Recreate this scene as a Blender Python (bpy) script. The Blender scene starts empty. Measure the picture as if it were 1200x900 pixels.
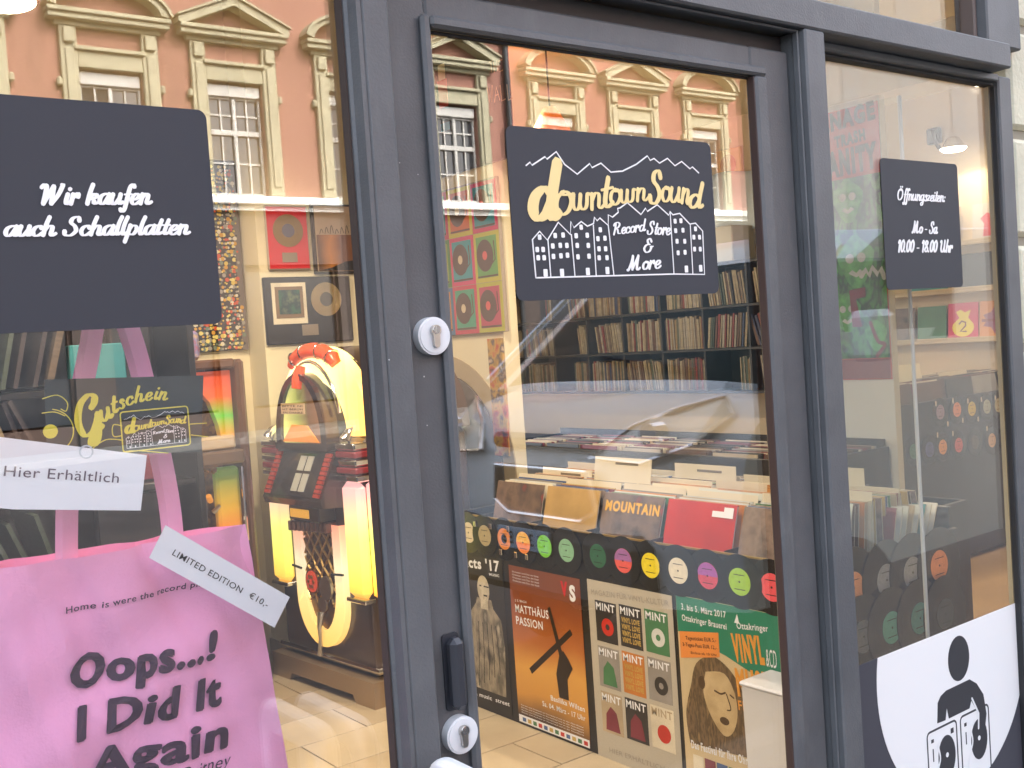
import bpy, math, random
from mathutils import Vector, Matrix
random.seed(7)
R = math.radians
C = bpy.context.scene.collection
SC = bpy.context.scene
# ------------------------------------------------------------------ camera
cam = bpy.data.cameras.new('camera'); co = bpy.data.objects.new('camera', cam); C.objects.link(co)
cam.sensor_width = 36; cam.lens = 1252.6/1200*36; cam.clip_start = .05; cam.clip_end = 500
yaw, pitch, roll = R(37.36), R(-2.285), R(-3.903)
fw = Vector((math.sin(yaw)*math.cos(pitch), math.cos(yaw)*math.cos(pitch), math.sin(pitch)))
rt = Vector((math.cos(yaw), -math.sin(yaw), 0)); up = rt.cross(fw)
rt2 = math.cos(roll)*rt+math.sin(roll)*up; up2 = -math.sin(roll)*rt+math.cos(roll)*up
m = Matrix((rt2, up2, -fw)).transposed().to_4x4(); m.translation = Vector((0, -1.38, 1.55))
co.matrix_world = m; SC.camera = co
# ------------------------------------------------------------------ world, sun, exposure
SUN_EL, SUN_AZ = R(44), R(20)        # the sun stands behind the shop: it lights the houses across the street
w = bpy.data.worlds.new('World'); SC.world = w; w.use_nodes = True
nt = w.node_tree; bg = nt.nodes['Background']; sky = nt.nodes.new('ShaderNodeTexSky')
sky.sky_type = 'NISHITA'; sky.sun_disc = False; sky.sun_elevation = SUN_EL; sky.sun_rotation = SUN_AZ
sky.dust_density = 6; sky.air_density = 1.0; sky.ozone_density = .6
hs = nt.nodes.new('ShaderNodeHueSaturation'); hs.inputs['Saturation'].default_value = .52     # bright hazy sky
nt.links.new(sky.outputs[0], hs.inputs['Color']); nt.links.new(hs.outputs[0], bg.inputs[0]); bg.inputs[1].default_value = .15
sl = bpy.data.lights.new('sun', 'SUN'); sl.energy = .5; sl.angle = R(10); sl.color = (1, .95, .86)
so = bpy.data.objects.new('sun', sl); C.objects.link(so)
sd = Vector((math.sin(SUN_AZ)*math.cos(SUN_EL), math.cos(SUN_AZ)*math.cos(SUN_EL), math.sin(SUN_EL)))
so.rotation_euler = sd.to_track_quat('Z', 'Y').to_euler(); so.location = (0, 0, 30)
SC.view_settings.view_transform = 'Standard'; SC.view_settings.look = 'None'
SC.view_settings.exposure = 3.15; SC.view_settings.gamma = 1
SC.cycles.max_bounces = 8; SC.cycles.transparent_max_bounces = 12
SC.cycles.sample_clamp_indirect = 4
SC.cycles.caustics_reflective = False; SC.cycles.caustics_refractive = False

# ------------------------------------------------------------------ materials
MC = {}
def mat(name, col=(.5, .5, .5), rough=.55, metal=0., nz=None, bump=None, emit=None, coat=0., spec=.5):
    if name in MC: return MC[name]
    M = bpy.data.materials.new(name); M.use_nodes = True; MC[name] = M
    n = M.node_tree; b = n.nodes['Principled BSDF']; L = n.links.new
    b.inputs['Base Color'].default_value = (*col, 1); b.inputs['Roughness'].default_value = rough
    b.inputs['Metallic'].default_value = metal; b.inputs['Coat Weight'].default_value = coat
    b.inputs['Specular IOR Level'].default_value = spec
    if emit:
        b.inputs['Emission Color'].default_value = (*emit[0], 1); b.inputs['Emission Strength'].default_value = emit[1]
    tc = n.nodes.new('ShaderNodeTexCoord')
    if nz:
        t = n.nodes.new('ShaderNodeTexNoise'); t.inputs['Scale'].default_value = nz[0]; t.inputs['Detail'].default_value = 5
        L(tc.outputs['Object'], t.inputs['Vector'])
        r = n.nodes.new('ShaderNodeMapRange'); r.inputs[1].default_value = .3; r.inputs[2].default_value = .7
        r.inputs[3].default_value = 1-nz[1]; r.inputs[4].default_value = 1+nz[1]; L(t.outputs['Fac'], r.inputs[0])
        mx = n.nodes.new('ShaderNodeVectorMath'); mx.operation = 'SCALE'; mx.inputs[0].default_value = col
        L(r.outputs[0], mx.inputs['Scale']); L(mx.outputs[0], b.inputs['Base Color'])
    if bump:
        t = n.nodes.new('ShaderNodeTexNoise'); t.inputs['Scale'].default_value = bump[0]; t.inputs['Detail'].default_value = 4
        L(tc.outputs['Object'], t.inputs['Vector'])
        bp = n.nodes.new('ShaderNodeBump'); bp.inputs['Strength'].default_value = bump[1]; bp.inputs['Distance'].default_value = .01
        L(t.outputs['Fac'], bp.inputs['Height']); L(bp.outputs[0], b.inputs['Normal'])
    return M
def ramp_mat(name, cols, axis=2, lo=0, hi=1, emit=0., rough=.4, wob=0.):
    "colour changes along one object axis (tinted plastic, printed gradient)"
    if name in MC: return MC[name]
    M = bpy.data.materials.new(name); M.use_nodes = True; MC[name] = M
    n = M.node_tree; b = n.nodes['Principled BSDF']; L = n.links.new
    tc = n.nodes.new('ShaderNodeTexCoord'); sp = n.nodes.new('ShaderNodeSeparateXYZ'); L(tc.outputs['Object'], sp.inputs[0])
    mr = n.nodes.new('ShaderNodeMapRange'); mr.inputs[1].default_value = lo; mr.inputs[2].default_value = hi
    src = sp.outputs[axis]
    if wob:
        t = n.nodes.new('ShaderNodeTexNoise'); t.inputs['Scale'].default_value = 6/(hi-lo)*.3; L(tc.outputs['Object'], t.inputs['Vector'])
        ma = n.nodes.new('ShaderNodeMath'); ma.operation = 'MULTIPLY_ADD'; ma.inputs[1].default_value = wob*(hi-lo)
        L(t.outputs['Fac'], ma.inputs[0]); L(src, ma.inputs[2]); src = ma.outputs[0]
    L(src, mr.inputs[0]); r = n.nodes.new('ShaderNodeValToRGB'); L(mr.outputs[0], r.inputs[0])
    e = r.color_ramp.elements
    while len(e) < len(cols): e.new(.5)
    for i, c in enumerate(cols): e[i].position = i/(len(cols)-1); e[i].color = (*c, 1)
    L(r.outputs[0], b.inputs['Base Color']); b.inputs['Roughness'].default_value = rough
    if emit: L(r.outputs[0], b.inputs['Emission Color']); b.inputs['Emission Strength'].default_value = emit
    return M
def blotch_mat(name, cols, scale=8, rough=.6, stretch=(1, 1, 1), spots=None):
    "irregular printed picture: noise through a stepped ramp"
    if name in MC: return MC[name]
    M = bpy.data.materials.new(name); M.use_nodes = True; MC[name] = M
    n = M.node_tree; b = n.nodes['Principled BSDF']; L = n.links.new
    tc = n.nodes.new('ShaderNodeTexCoord'); mp = n.nodes.new('ShaderNodeMapping'); mp.inputs['Scale'].default_value = stretch
    L(tc.outputs['Object'], mp.inputs[0]); t = n.nodes.new('ShaderNodeTexNoise'); t.inputs['Scale'].default_value = scale
    t.inputs['Detail'].default_value = 6; L(mp.outputs[0], t.inputs['Vector'])
    r = n.nodes.new('ShaderNodeValToRGB'); L(t.outputs['Fac'], r.inputs[0]); e = r.color_ramp.elements
    while len(e) < len(cols): e.new(.5)
    for i, c in enumerate(cols): e[i].position = .3+.4*i/(len(cols)-1); e[i].color = (*c, 1)
    L(r.outputs[0], b.inputs['Base Color']); b.inputs['Roughness'].default_value = rough
    return M
def glass_mat(name, f0, k=1., tint=(1, 1, 1)):
    "window pane: clear, with a mirror reflection that grows towards grazing view (both faces of the sealed unit)"
    M = bpy.data.materials.new(name); M.use_nodes = True; MC[name] = M
    n = M.node_tree; L = n.links.new; n.nodes.remove(n.nodes['Principled BSDF'])
    g = n.nodes.new('ShaderNodeNewGeometry'); d = n.nodes.new('ShaderNodeVectorMath'); d.operation = 'DOT_PRODUCT'
    L(g.outputs['Incoming'], d.inputs[0]); L(g.outputs['Normal'], d.inputs[1])
    def mth(op, a, b=None):
        q = n.nodes.new('ShaderNodeMath'); q.operation = op
        for i, v in enumerate((a, b)):
            if v is None: continue
            if isinstance(v, (int, float)): q.inputs[i].default_value = v
            else: L(v, q.inputs[i])
        return q.outputs[0]
    c = mth('ABSOLUTE', d.outputs['Value']); s = mth('POWER', mth('SUBTRACT', 1, c), 5)
    F = mth('ADD', mth('MULTIPLY', s, (1-f0)*k), f0)
    tr = n.nodes.new('ShaderNodeBsdfTransparent'); tr.inputs[0].default_value = (*tint, 1)
    gl = n.nodes.new('ShaderNodeBsdfGlossy'); gl.inputs['Roughness'].default_value = 0; gl.inputs[0].default_value = (1, 1, 1, 1)
    mx = n.nodes.new('ShaderNodeMixShader'); L(F, mx.inputs[0]); L(tr.outputs[0], mx.inputs[1]); L(gl.outputs[0], mx.inputs[2])
    L(mx.outputs[0], n.nodes['Material Output'].inputs[0]); return M

FRAME = mat('dark_grey_frame_paint', (.104, .108, .115), .5, nz=(9, .12), bump=(260, .12), spec=.45)
def wear(M, scale, lo, hi, col, rough_vary=.12):
    n = M.node_tree; L = n.links.new; b = n.nodes['Principled BSDF']; src = b.inputs['Base Color'].links[0].from_socket
    t = n.nodes.new('ShaderNodeTexNoise'); t.inputs['Scale'].default_value = scale; t.inputs['Detail'].default_value = 8; t.inputs['Roughness'].default_value = .7
    tc = n.nodes.new('ShaderNodeTexCoord'); mp = n.nodes.new('ShaderNodeMapping'); mp.inputs['Scale'].default_value = (1, 1, .35); L(tc.outputs['Object'], mp.inputs[0]); L(mp.outputs[0], t.inputs['Vector'])
    r = n.nodes.new('ShaderNodeMapRange'); r.inputs[1].default_value = lo; r.inputs[2].default_value = hi; r.inputs[4].default_value = .55; L(t.outputs['Fac'], r.inputs[0])
    m_ = n.nodes.new('ShaderNodeMix'); m_.data_type = 'RGBA'; L(r.outputs[0], m_.inputs[0]); L(src, m_.inputs[6]); m_.inputs[7].default_value = (*col, 1); L(m_.outputs[2], b.inputs['Base Color'])
    q = n.nodes.new('ShaderNodeMapRange'); q.inputs[3].default_value = b.inputs['Roughness'].default_value-rough_vary; q.inputs[4].default_value = b.inputs['Roughness'].default_value+rough_vary; L(t.outputs['Fac'], q.inputs[0]); L(q.outputs[0], b.inputs['Roughness'])
wear(FRAME, 14, .55, .78, (.17, .172, .17))
FRAME_D = mat('frame_rubber_and_groove', (.018, .018, .02), .6)
SIGN = mat('anthracite_sign_film', (.044, .047, .058), .55, spec=.25)
WHITE = mat('white_print', (.85, .85, .85), .5)
CREAMY = mat('cream_yellow_print', (.84, .66, .3), .5)
YEL = mat('yellow_print', (.8, .68, .08), .5)
BLACK = mat('black_print', (.012, .012, .014), .5)
PAPER = mat('white_paper', (.84, .86, .9), .6, nz=(5, .03))
CREAM_W = mat('cream_wall_paint', (.76, .69, .5), .8, nz=(1.2, .04), bump=(80, .05))
CARD = mat('cream_card', (.74, .67, .52), .6, nz=(6, .05))
BLKW = mat('black_lacquered_board', (.014, .013, .013), .38, nz=(5, .2))
GL = glass_mat('window_glass', .10, .8)
GL2 = glass_mat('inner_glass', .02, .3, (.93, .96, .95))
CHROME = mat('chrome', (.75, .75, .76), .12, 1.)
STEEL = mat('brushed_steel', (.55, .53, .5), .3, 1.)
GOLD = mat('gold_foil', (.75, .52, .2), .3, 1.)
PINK = mat('pink_cotton', (.97, .43, .70), .85, nz=(4, .05), bump=(240, .15))
PRINTK = mat('dark_plum_print', (.05, .022, .05), .7)

# ------------------------------------------------------------------ mesh helpers
XP = ((0, -1, 0), (0, 0, 1), (-1, 0, 0))    # (right, up, normal) for a face that looks towards -X
YP = ((1, 0, 0), (0, 0, 1), (0, -1, 0))     # for a face that looks towards the street
class MB:
    def __init__(s): s.v = []; s.f = []; s.m = []; s.k = 0
    def add(s, vs, fs, k=None):
        n = len(s.v); s.v += [tuple(v) for v in vs]; s.f += [tuple(i+n for i in f) for f in fs]
        s.m += [s.k if k is None else k]*len(fs); return s
    def box(s, x0, x1, y0, y1, z0, z1, k=None):
        x0, x1 = sorted((x0, x1)); y0, y1 = sorted((y0, y1)); z0, z1 = sorted((z0, z1))
        vs = [(x, y, z) for z in (z0, z1) for y in (y0, y1) for x in (x0, x1)]
        return s.add(vs, [(0, 2, 3, 1), (4, 5, 7, 6), (0, 1, 5, 4), (2, 6, 7, 3), (0, 4, 6, 2), (1, 3, 7, 5)], k)
    def bbox(s, x0, x1, y0, y1, z0, z1, b=.003, k=None):
        "box with chamfered edges"
        x0, x1 = sorted((x0, x1)); y0, y1 = sorted((y0, y1)); z0, z1 = sorted((z0, z1))
        b = min(b, (x1-x0)*.45, (y1-y0)*.45, (z1-z0)*.45)
        vs = []; ids = {}
        for X in (0, 1):
            for Y in (0, 1):
                for Z in (0, 1):
                    for a in range(3):
                        p = [(x0, x1)[X], (y0, y1)[Y], (z0, z1)[Z]]
                        for o in range(3):
                            if o != a: p[o] += (b, -b)[(X, Y, Z)[o]]
                        ids[X, Y, Z, a] = len(vs); vs.append(p)
        I = lambda X, Y, Z, a: ids[X, Y, Z, a]
        F = []
        for a in range(3):
            for sgn in (0, 1):
                o1, o2 = [(1, 2), (2, 0), (0, 1)][a]
                q = []
                for d1, d2 in ((0, 0), (1, 0), (1, 1), (0, 1)):
                    t = [0, 0, 0]; t[a] = sgn; t[o1] = d1; t[o2] = d2; q.append(I(*t, a))
                F.append(tuple(q) if sgn else tuple(q[::-1]))
        for a in range(3):
            o1, o2 = [(1, 2), (2, 0), (0, 1)][a]
            for d1 in (0, 1):
                for d2 in (0, 1):
                    t0 = [0, 0, 0]; t0[o1] = d1; t0[o2] = d2; t1 = list(t0); t1[a] = 1
                    F.append((I(*t0, o1), I(*t1, o1), I(*t1, o2), I(*t0, o2)))
        for X in (0, 1):
            for Y in (0, 1):
                for Z in (0, 1): F.append((I(X, Y, Z, 0), I(X, Y, Z, 1), I(X, Y, Z, 2)))
        return s.add(vs, F, k)
    def prism(s, pts, org, fr, t, k=None):
        "2-D outline (right, up) at org in frame fr, thickness t along the normal"
        U, V, N = (Vector(a) for a in fr); o = Vector(org)
        a = [o+U*p[0]+V*p[1] for p in pts]; b = [p+N*t for p in a]; n = len(pts)
        return s.add(a+b, [tuple(range(n))[::-1], tuple(range(n, 2*n))]+[(i, (i+1) % n, n+(i+1) % n, n+i) for i in range(n)], k)
    def disc(s, cx, cy, r, org, fr, t, n=24, r2=None, k=None, a0=0, a1=360, hole=0):
        r2 = r2 or r
        if hole or a1-a0 < 360:
            U, V, N = (Vector(a) for a in fr); o = Vector(org); vs = []
            st = n
            for i in range(st+1):
                a = R(a0+(a1-a0)*i/st)
                for (ri, rj) in ((r, r2), (r*hole, r2*hole)):
                    for h in (0, t): vs.append(o+U*(cx+ri*math.cos(a))+V*(cy+rj*math.sin(a))+N*h)
            fs = []
            for i in range(st):
                b = 4*i; c = b+4
                fs += [(b+1, c+1, c+3, b+3), (b, b+2, c+2, c), (b, c, c+1, b+1), (b+2, b+3, c+3, c+2)]
            if a1-a0 < 360: fs += [(0, 1, 3, 2), (4*st, 4*st+2, 4*st+3, 4*st+1)]
            return s.add(vs, fs, k)
        return s.prism([(cx+r*math.cos(2*math.pi*i/n), cy+r2*math.sin(2*math.pi*i/n)) for i in range(n)], org, fr, t, k)
    def tube(s, pts, r, n=8, k=None, closed=False):
        P = [Vector(p) for p in pts]; rr = r if isinstance(r, (list, tuple)) else [r]*len(P); rings = []
        nrm = None
        for i, p in enumerate(P):
            d = (P[min(i+1, len(P)-1)]-P[max(i-1, 0)]).normalized()
            if nrm is None: nrm = d.orthogonal().normalized()
            nrm = (nrm-d*nrm.dot(d)).normalized(); bi = d.cross(nrm)
            rings.append([p+(nrm*math.cos(2*math.pi*j/n)+bi*math.sin(2*math.pi*j/n))*rr[i] for j in range(n)])
        vs = [v for q in rings for v in q]; fs = []
        for i in range(len(P)-1):
            for j in range(n): fs.append((i*n+j, i*n+(j+1) % n, (i+1)*n+(j+1) % n, (i+1)*n+j))
        fs += [tuple(range(n))[::-1], tuple(range(len(vs)-n, len(vs)))]
        return s.add(vs, fs, k)
    def stroke(s, pts, w, org, fr, t=.0004, k=None, nib=None, lift=0.):
        "flat brush stroke along a 2-D line; nib=(thin share) makes a broad-pen line"
        U, V, N = (Vector(a) for a in fr); o = Vector(org)+N*lift; n = len(pts); L = []
        for i in range(n):
            a = pts[max(i-1, 0)]; b = pts[min(i+1, n-1)]; dx, dy = b[0]-a[0], b[1]-a[1]; q = math.hypot(dx, dy) or 1
            ww = w/2 if nib is None else w/2*(nib+(1-nib)*abs(dy/q)**1.2)
            nx, ny = -dy/q, dx/q; L.append(((pts[i][0]+nx*ww, pts[i][1]+ny*ww), (pts[i][0]-nx*ww, pts[i][1]-ny*ww)))
        # rounded caps
        for end in (0, 1):
            i0, i1 = (0, 1) if end == 0 else (n-1, n-2)
            dx, dy = pts[i0][0]-pts[i1][0], pts[i0][1]-pts[i1][1]; q = math.hypot(dx, dy) or 1
            (ax, ay), (bx, by) = L[i0]; h = math.hypot(ax-bx, ay-by)/2; mx_, my_ = (ax+bx)/2, (ay+by)/2
            cp = ((mx_+dx/q*h*.75+(ax-mx_)*.55, my_+dy/q*h*.75+(ay-my_)*.55), (mx_+dx/q*h*.75+(bx-mx_)*.55, my_+dy/q*h*.75+(by-my_)*.55))
            if end == 0: L.insert(0, cp); n += 1; pts = [pts[0]]+list(pts)
            else: L.append(cp)
        vs = []; g_ = 0. if nib is None else .0006
        for q_, (a, b) in enumerate(L):
            for p in (a, b):
                for h in (0, t): vs.append(o+U*p[0]+V*p[1]+N*(h+g_*q_/len(L)))
        fs = []
        for i in range(len(L)-1):
            b = 4*i; c = b+4; fs += [(b+1, b+3, c+3, c+1), (b, c, c+2, b+2), (b, b+1, c+1, c), (b+2, c+2, c+3, b+3)]
        fs += [(0, 2, 3, 1), (len(vs)-4, len(vs)-3, len(vs)-1, len(vs)-2)]
        return s.add(vs, fs, k)
    def build(s, name, mats, parent=None, smooth=False, origin=None, bevel=None):
        me = bpy.data.meshes.new(name)
        if parent is not None:
            o0 = Vector((0, 0, 0)); q = parent
            while q is not None: o0 += Vector(q.location); q = q.parent
        elif origin is not None: o0 = Vector(origin)
        else:
            xs = [v[0] for v in s.v]; ys = [v[1] for v in s.v]; zs = [v[2] for v in s.v]
            o0 = Vector(((min(xs)+max(xs))/2, (min(ys)+max(ys))/2, min(zs)))
        me.from_pydata([(v[0]-o0[0], v[1]-o0[1], v[2]-o0[2]) for v in s.v], [], s.f)
        if not isinstance(mats, (list, tuple)): mats = [mats]
        for mm in mats: me.materials.append(mm)
        if len(mats) > 1: me.polygons.foreach_set('material_index', [min(k, len(mats)-1) for k in s.m])
        if smooth:
            me.polygons.foreach_set('use_smooth', [True]*len(me.polygons))
        me.update()
        o = bpy.data.objects.new(name, me); C.objects.link(o)
        if smooth:
            e = o.modifiers.new('edges', 'EDGE_SPLIT'); e.split_angle = R(35)
        if parent is not None: o.parent = parent
        else: o.location = o0
        return o
def tag(o, label=None, cat=None, group=None, kind=None):
    if label: o['label'] = label
    if cat: o['category'] = cat
    if group: o['group'] = group
    if kind: o['kind'] = kind
    return o
def struct(o): o['kind'] = 'structure'; return o
def empty(name, loc, label, cat, group=None):
    o = bpy.data.objects.new(name, None); C.objects.link(o); o.location = loc; o.empty_display_size = .1
    return tag(o, label, cat, group)
def copy_tree(o, parent=None):
    c = o.copy(); C.objects.link(c); c.parent = parent
    for ch in list(o.children): copy_tree(ch, c)
    return c
def smoothline(P, n=5):
    out = []
    for i in range(len(P)-1):
        p0 = P[max(i-1, 0)]; p1 = P[i]; p2 = P[i+1]; p3 = P[min(i+2, len(P)-1)]
        for j in range(n):
            t = j/n
            out.append(tuple(.5*((2*p1[a])+(-p0[a]+p2[a])*t+(2*p0[a]-5*p1[a]+4*p2[a]-p3[a])*t*t+(-p0[a]+3*p1[a]-3*p2[a]+p3[a])*t**3) for a in (0, 1)))
    out.append(tuple(P[-1])); return out
def rrect(w, h, r, n=5, cx=0, cy=0):
    P = []
    for (sx, sy, a0) in ((1, 1, 0), (-1, 1, 90), (-1, -1, 180), (1, -1, 270)):
        for i in range(n+1):
            a = R(a0+90*i/n); P.append((cx+sx*(w/2-r)+r*math.cos(a), cy+sy*(h/2-r)+r*math.sin(a)))
    return P
# ---- plain lettering from the built-in font, cached as flat meshes
TXC = {}
def tx(s, bold=0.):
    key = (s, bold)
    if key not in TXC:
        cu = bpy.data.curves.new('t', 'FONT'); cu.body = s; cu.offset = bold; cu.resolution_u = 3; cu.space_character = 1.05+bold*3
        ob = bpy.data.objects.new('t', cu); C.objects.link(ob); dg = bpy.context.evaluated_depsgraph_get()
        me = bpy.data.meshes.new_from_object(ob.evaluated_get(dg))
        vs = [tuple(v.co) for v in me.vertices]; fs = [tuple(p.vertices) for p in me.polygons]
        bpy.data.objects.remove(ob); bpy.data.meshes.remove(me)
        x0 = min(v[0] for v in vs); x1 = max(v[0] for v in vs)
        TXC[key] = ([(v[0]-x0, v[1]) for v in vs], fs, x1-x0)
    return TXC[key]
def text(mb, s, p0, p1, cap, org, fr, bold=0., shear=0., lift=.0006, k=None):
    "text between baseline points p0 and p1 (right, up), capital height cap"
    vs, fs, W = tx(s, bold); U, V, N = (Vector(a) for a in fr); o = Vector(org)+N*lift
    dx, dy = p1[0]-p0[0], p1[1]-p0[1]; sc = cap/.69
    q = math.hypot(dx, dy); ux, uy = dx/q, dy/q; sx = q/W
    out = []
    for x, y in vs:
        a = x*sx+y*sc*shear; b = y*sc
        out.append(o+U*(p0[0]+ux*a-uy*b)+V*(p0[1]+uy*a+ux*b))
    mb.add(out, fs, k)
# ---- brush script: letters drawn as broad-pen strokes (x-height 1)
def S_(*a): return [tuple(a[i:i+2]) for i in range(0, len(a), 2)]
GLY = {
'a': (1.0, [S_(.82,.88,.55,1.02,.2,.8,.1,.35,.28,.02,.55,.15,.8,.75), S_(.85,1.,.76,.35,.86,.02,1.1,.22)]),
'b': (.95, [S_(.3,1.9,.15,.9,.14,.3,.35,0,.7,.15,.82,.6,.6,.95,.3,.75)]),
'c': (.8, [S_(.72,.75,.6,1.,.25,.85,.1,.4,.3,.02,.6,.05,.85,.3)]),
'd': (1.05, [S_(.8,.85,.5,1.02,.18,.75,.1,.3,.3,0,.6,.15,.82,.6), S_(1.,1.95,.86,1.,.8,.3,.9,.02,1.12,.2)]),
'e': (.8, [S_(.15,.42,.5,.5,.72,.8,.5,1.02,.22,.8,.12,.35,.32,0,.6,.05,.85,.3)]),
'f': (.65, [S_(.85,1.7,.72,1.95,.5,1.7,.38,.8,.25,-.5,.05,-.75,-.1,-.5), S_(.08,.95,.72,.97)]),
'g': (1.0, [S_(.8,.88,.5,1.02,.18,.8,.1,.4,.28,.05,.55,.15,.8,.7), S_(.85,1.,.78,.1,.6,-.65,.25,-.75,.15,-.45,.5,-.2,1.05,.15)]),
'h': (1.05, [S_(.38,1.95,.22,1.1,.12,.02), S_(.16,.5,.4,.95,.7,.95,.74,.6,.7,.15,.85,0,1.1,.22)]),
'i': (.5, [S_(.28,1.,.2,.35,.28,.02,.52,.22), S_(.36,1.42,.4,1.5)]),
'k': (1.0, [S_(.38,1.95,.22,1.1,.12,.02), S_(.2,.5,.5,.95,.78,.95,.72,.65,.3,.5,.6,.4,.7,.05,1.05,.2)]),
'l': (.5, [S_(.42,1.95,.25,1.2,.18,.3,.28,.02,.52,.22)]),
'm': (1.4, [S_(.2,1.,.12,.02), S_(.14,.5,.38,.98,.56,.85,.5,.02), S_(.54,.5,.8,.98,1.02,.85,.96,.2,1.1,.02,1.38,.22)]),
'n': (1.05, [S_(.2,1.,.12,.02), S_(.14,.5,.42,.98,.68,.92,.68,.5,.64,.15,.8,0,1.08,.22)]),
'o': (.9, [S_(.5,1.,.2,.8,.1,.4,.28,.02,.6,.08,.8,.5,.68,.9,.42,1.,.5,.85,.95,.8)]),
'p': (1.0, [S_(.25,1.05,.15,.2,.0,-.8), S_(.16,.5,.4,.95,.72,.9,.82,.5,.6,.05,.3,.05)]),
'r': (.75, [S_(.22,1.,.12,.02), S_(.16,.5,.4,.9,.6,1.05,.62,.7)]),
's': (.7, [S_(.62,.8,.45,1.05,.25,.8,.5,.5,.58,.2,.35,-.02,.08,.15)]),
't': (.6, [S_(.42,1.6,.26,.8,.2,.25,.32,.02,.6,.22), S_(.05,1.,.62,1.03)]),
'u': (1.05, [S_(.18,1.,.1,.4,.25,.02,.5,.1,.76,.6), S_(.82,1.,.76,.3,.86,.02,1.1,.22)]),
'v': (.9, [S_(.15,1.,.25,.05,.5,.2,.75,.95)]),
'w': (1.35, [S_(.15,1.,.12,.3,.3,.02,.52,.2,.62,.95), S_(.62,.95,.58,.3,.76,.02,1.02,.2,1.1,.95,1.3,.9)]),
'z': (.8, [S_(.15,.9,.45,1.,.7,.9), S_(.7,.9,.15,.08), S_(.15,.08,.45,.1,.78,.15)]),
'W': (2.0, [S_(.1,1.6,.3,1.9,.5,1.6,.42,.05), S_(.42,.05,1.05,1.75), S_(1.05,1.75,1.05,.05), S_(1.05,.05,1.5,.9,1.75,1.85,1.6,1.9)]),
'S': (1.35, [S_(1.15,1.5,1.0,1.92,.6,1.8,.5,1.35,.85,.95,1.0,.45,.65,0,.2,.05,.1,.45)]),
'R': (1.45, [S_(.45,1.75,.38,.9,.2,.02), S_(.1,1.5,.3,1.85,.8,1.95,1.1,1.6,.9,1.15,.5,1.,.8,.75,.95,.15,1.35,.1)]),
'M': (2.0, [S_(.1,.1,.25,.05,.5,1.,.6,1.85), S_(.6,1.85,.72,.1), S_(.72,.1,1.3,1.85), S_(1.3,1.85,1.28,.3,1.45,0,1.7,.25)]),
'O': (1.5, [S_(.75,1.85,.3,1.5,.15,.8,.4,.08,.85,.05,1.25,.6,1.2,1.4,.8,1.85,.7,1.6)]),
'U': (1.6, [S_(.15,1.6,.35,1.85,.42,1.4,.35,.5,.6,.02,.95,.2,1.2,1.), S_(1.25,1.85,1.18,.5,1.3,.02,1.55,.25)]),
'G': (1.4, [S_(.85,1.3,1.02,1.5,1.05,1.8,.75,1.95,.3,1.6,.12,.8,.35,.1,.75,.1,1.0,.45,1.15,.85), S_(1.15,.9,1.05,-.1,.85,-.5,.65,-.45,.75,-.1,1.3,.25)]),
'&': (1.5, [S_(1.15,1.4,.9,1.8,.55,1.6,.7,1.15,.95,1.0), S_(.95,1.05,.4,.95,.15,.45,.5,0,1.,.15,1.2,.7), S_(1.,.72,1.45,.75)]),
'1': (.6, [S_(.1,1.4,.42,1.8,.3,.02)]), '0': (1.05, [S_(.55,1.8,.25,1.4,.18,.5,.42,.02,.75,.4,.85,1.3,.58,1.8)]),
'8': (1.05, [S_(.55,.95,.25,1.3,.45,1.78,.8,1.5,.5,.95,.15,.4,.45,.02,.85,.4,.55,.95)]),
'-': (.7, [S_(.1,.62,.6,.62)]), '.': (.35, [S_(.12,.05,.16,.12)]), ':': (.4, [S_(.14,.08,.17,.15), S_(.22,.75,.25,.82)]), ' ': (.6, [])}
def script_glyph(mb, ch, x, y, sx, sz, org, fr, wt, shear=.22, ang=0., lift0=0., k=None):
    adv, st = GLY[{'Ö': 'O'}.get(ch, ch)]; ca, sa = math.cos(ang), math.sin(ang)
    st = list(st)
    if ch == 'Ö': st += [S_(.6,2.15,.63,2.2), S_(1.,2.15,1.03,2.2)]
    for i, P in enumerate(st):
        Q = []
        for px_, py_ in smoothline(P, 5 if len(P) > 2 else 2):
            a = (px_+py_*shear)*sx; b = py_*sz; Q.append((x+a*ca-b*sa, y+a*sa+b*ca))
        mb.stroke(Q, wt, org, fr, .0005, k, nib=.38, lift=lift0+.00023*(i+1))
    return adv*sx
def script_text(mb, s, p0, p1, cap, org, fr, wt=.26, k=None):
    W = sum(GLY[{'Ö': 'O'}.get(c, c)][0] for c in s); q = math.hypot(p1[0]-p0[0], p1[1]-p0[1]); sx = q/W; sz = cap/1.9
    ang = math.atan2(p1[1]-p0[1], p1[0]-p0[0]); d = 0
    for i, c in enumerate(s):
        d += script_glyph(mb, c, p0[0]+math.cos(ang)*d, p0[1]+math.sin(ang)*d, sx, sz, org, fr, wt*(sx*sz)**.5*1.42, ang=ang, lift0=.0007*(i % 2), k=k)
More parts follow.
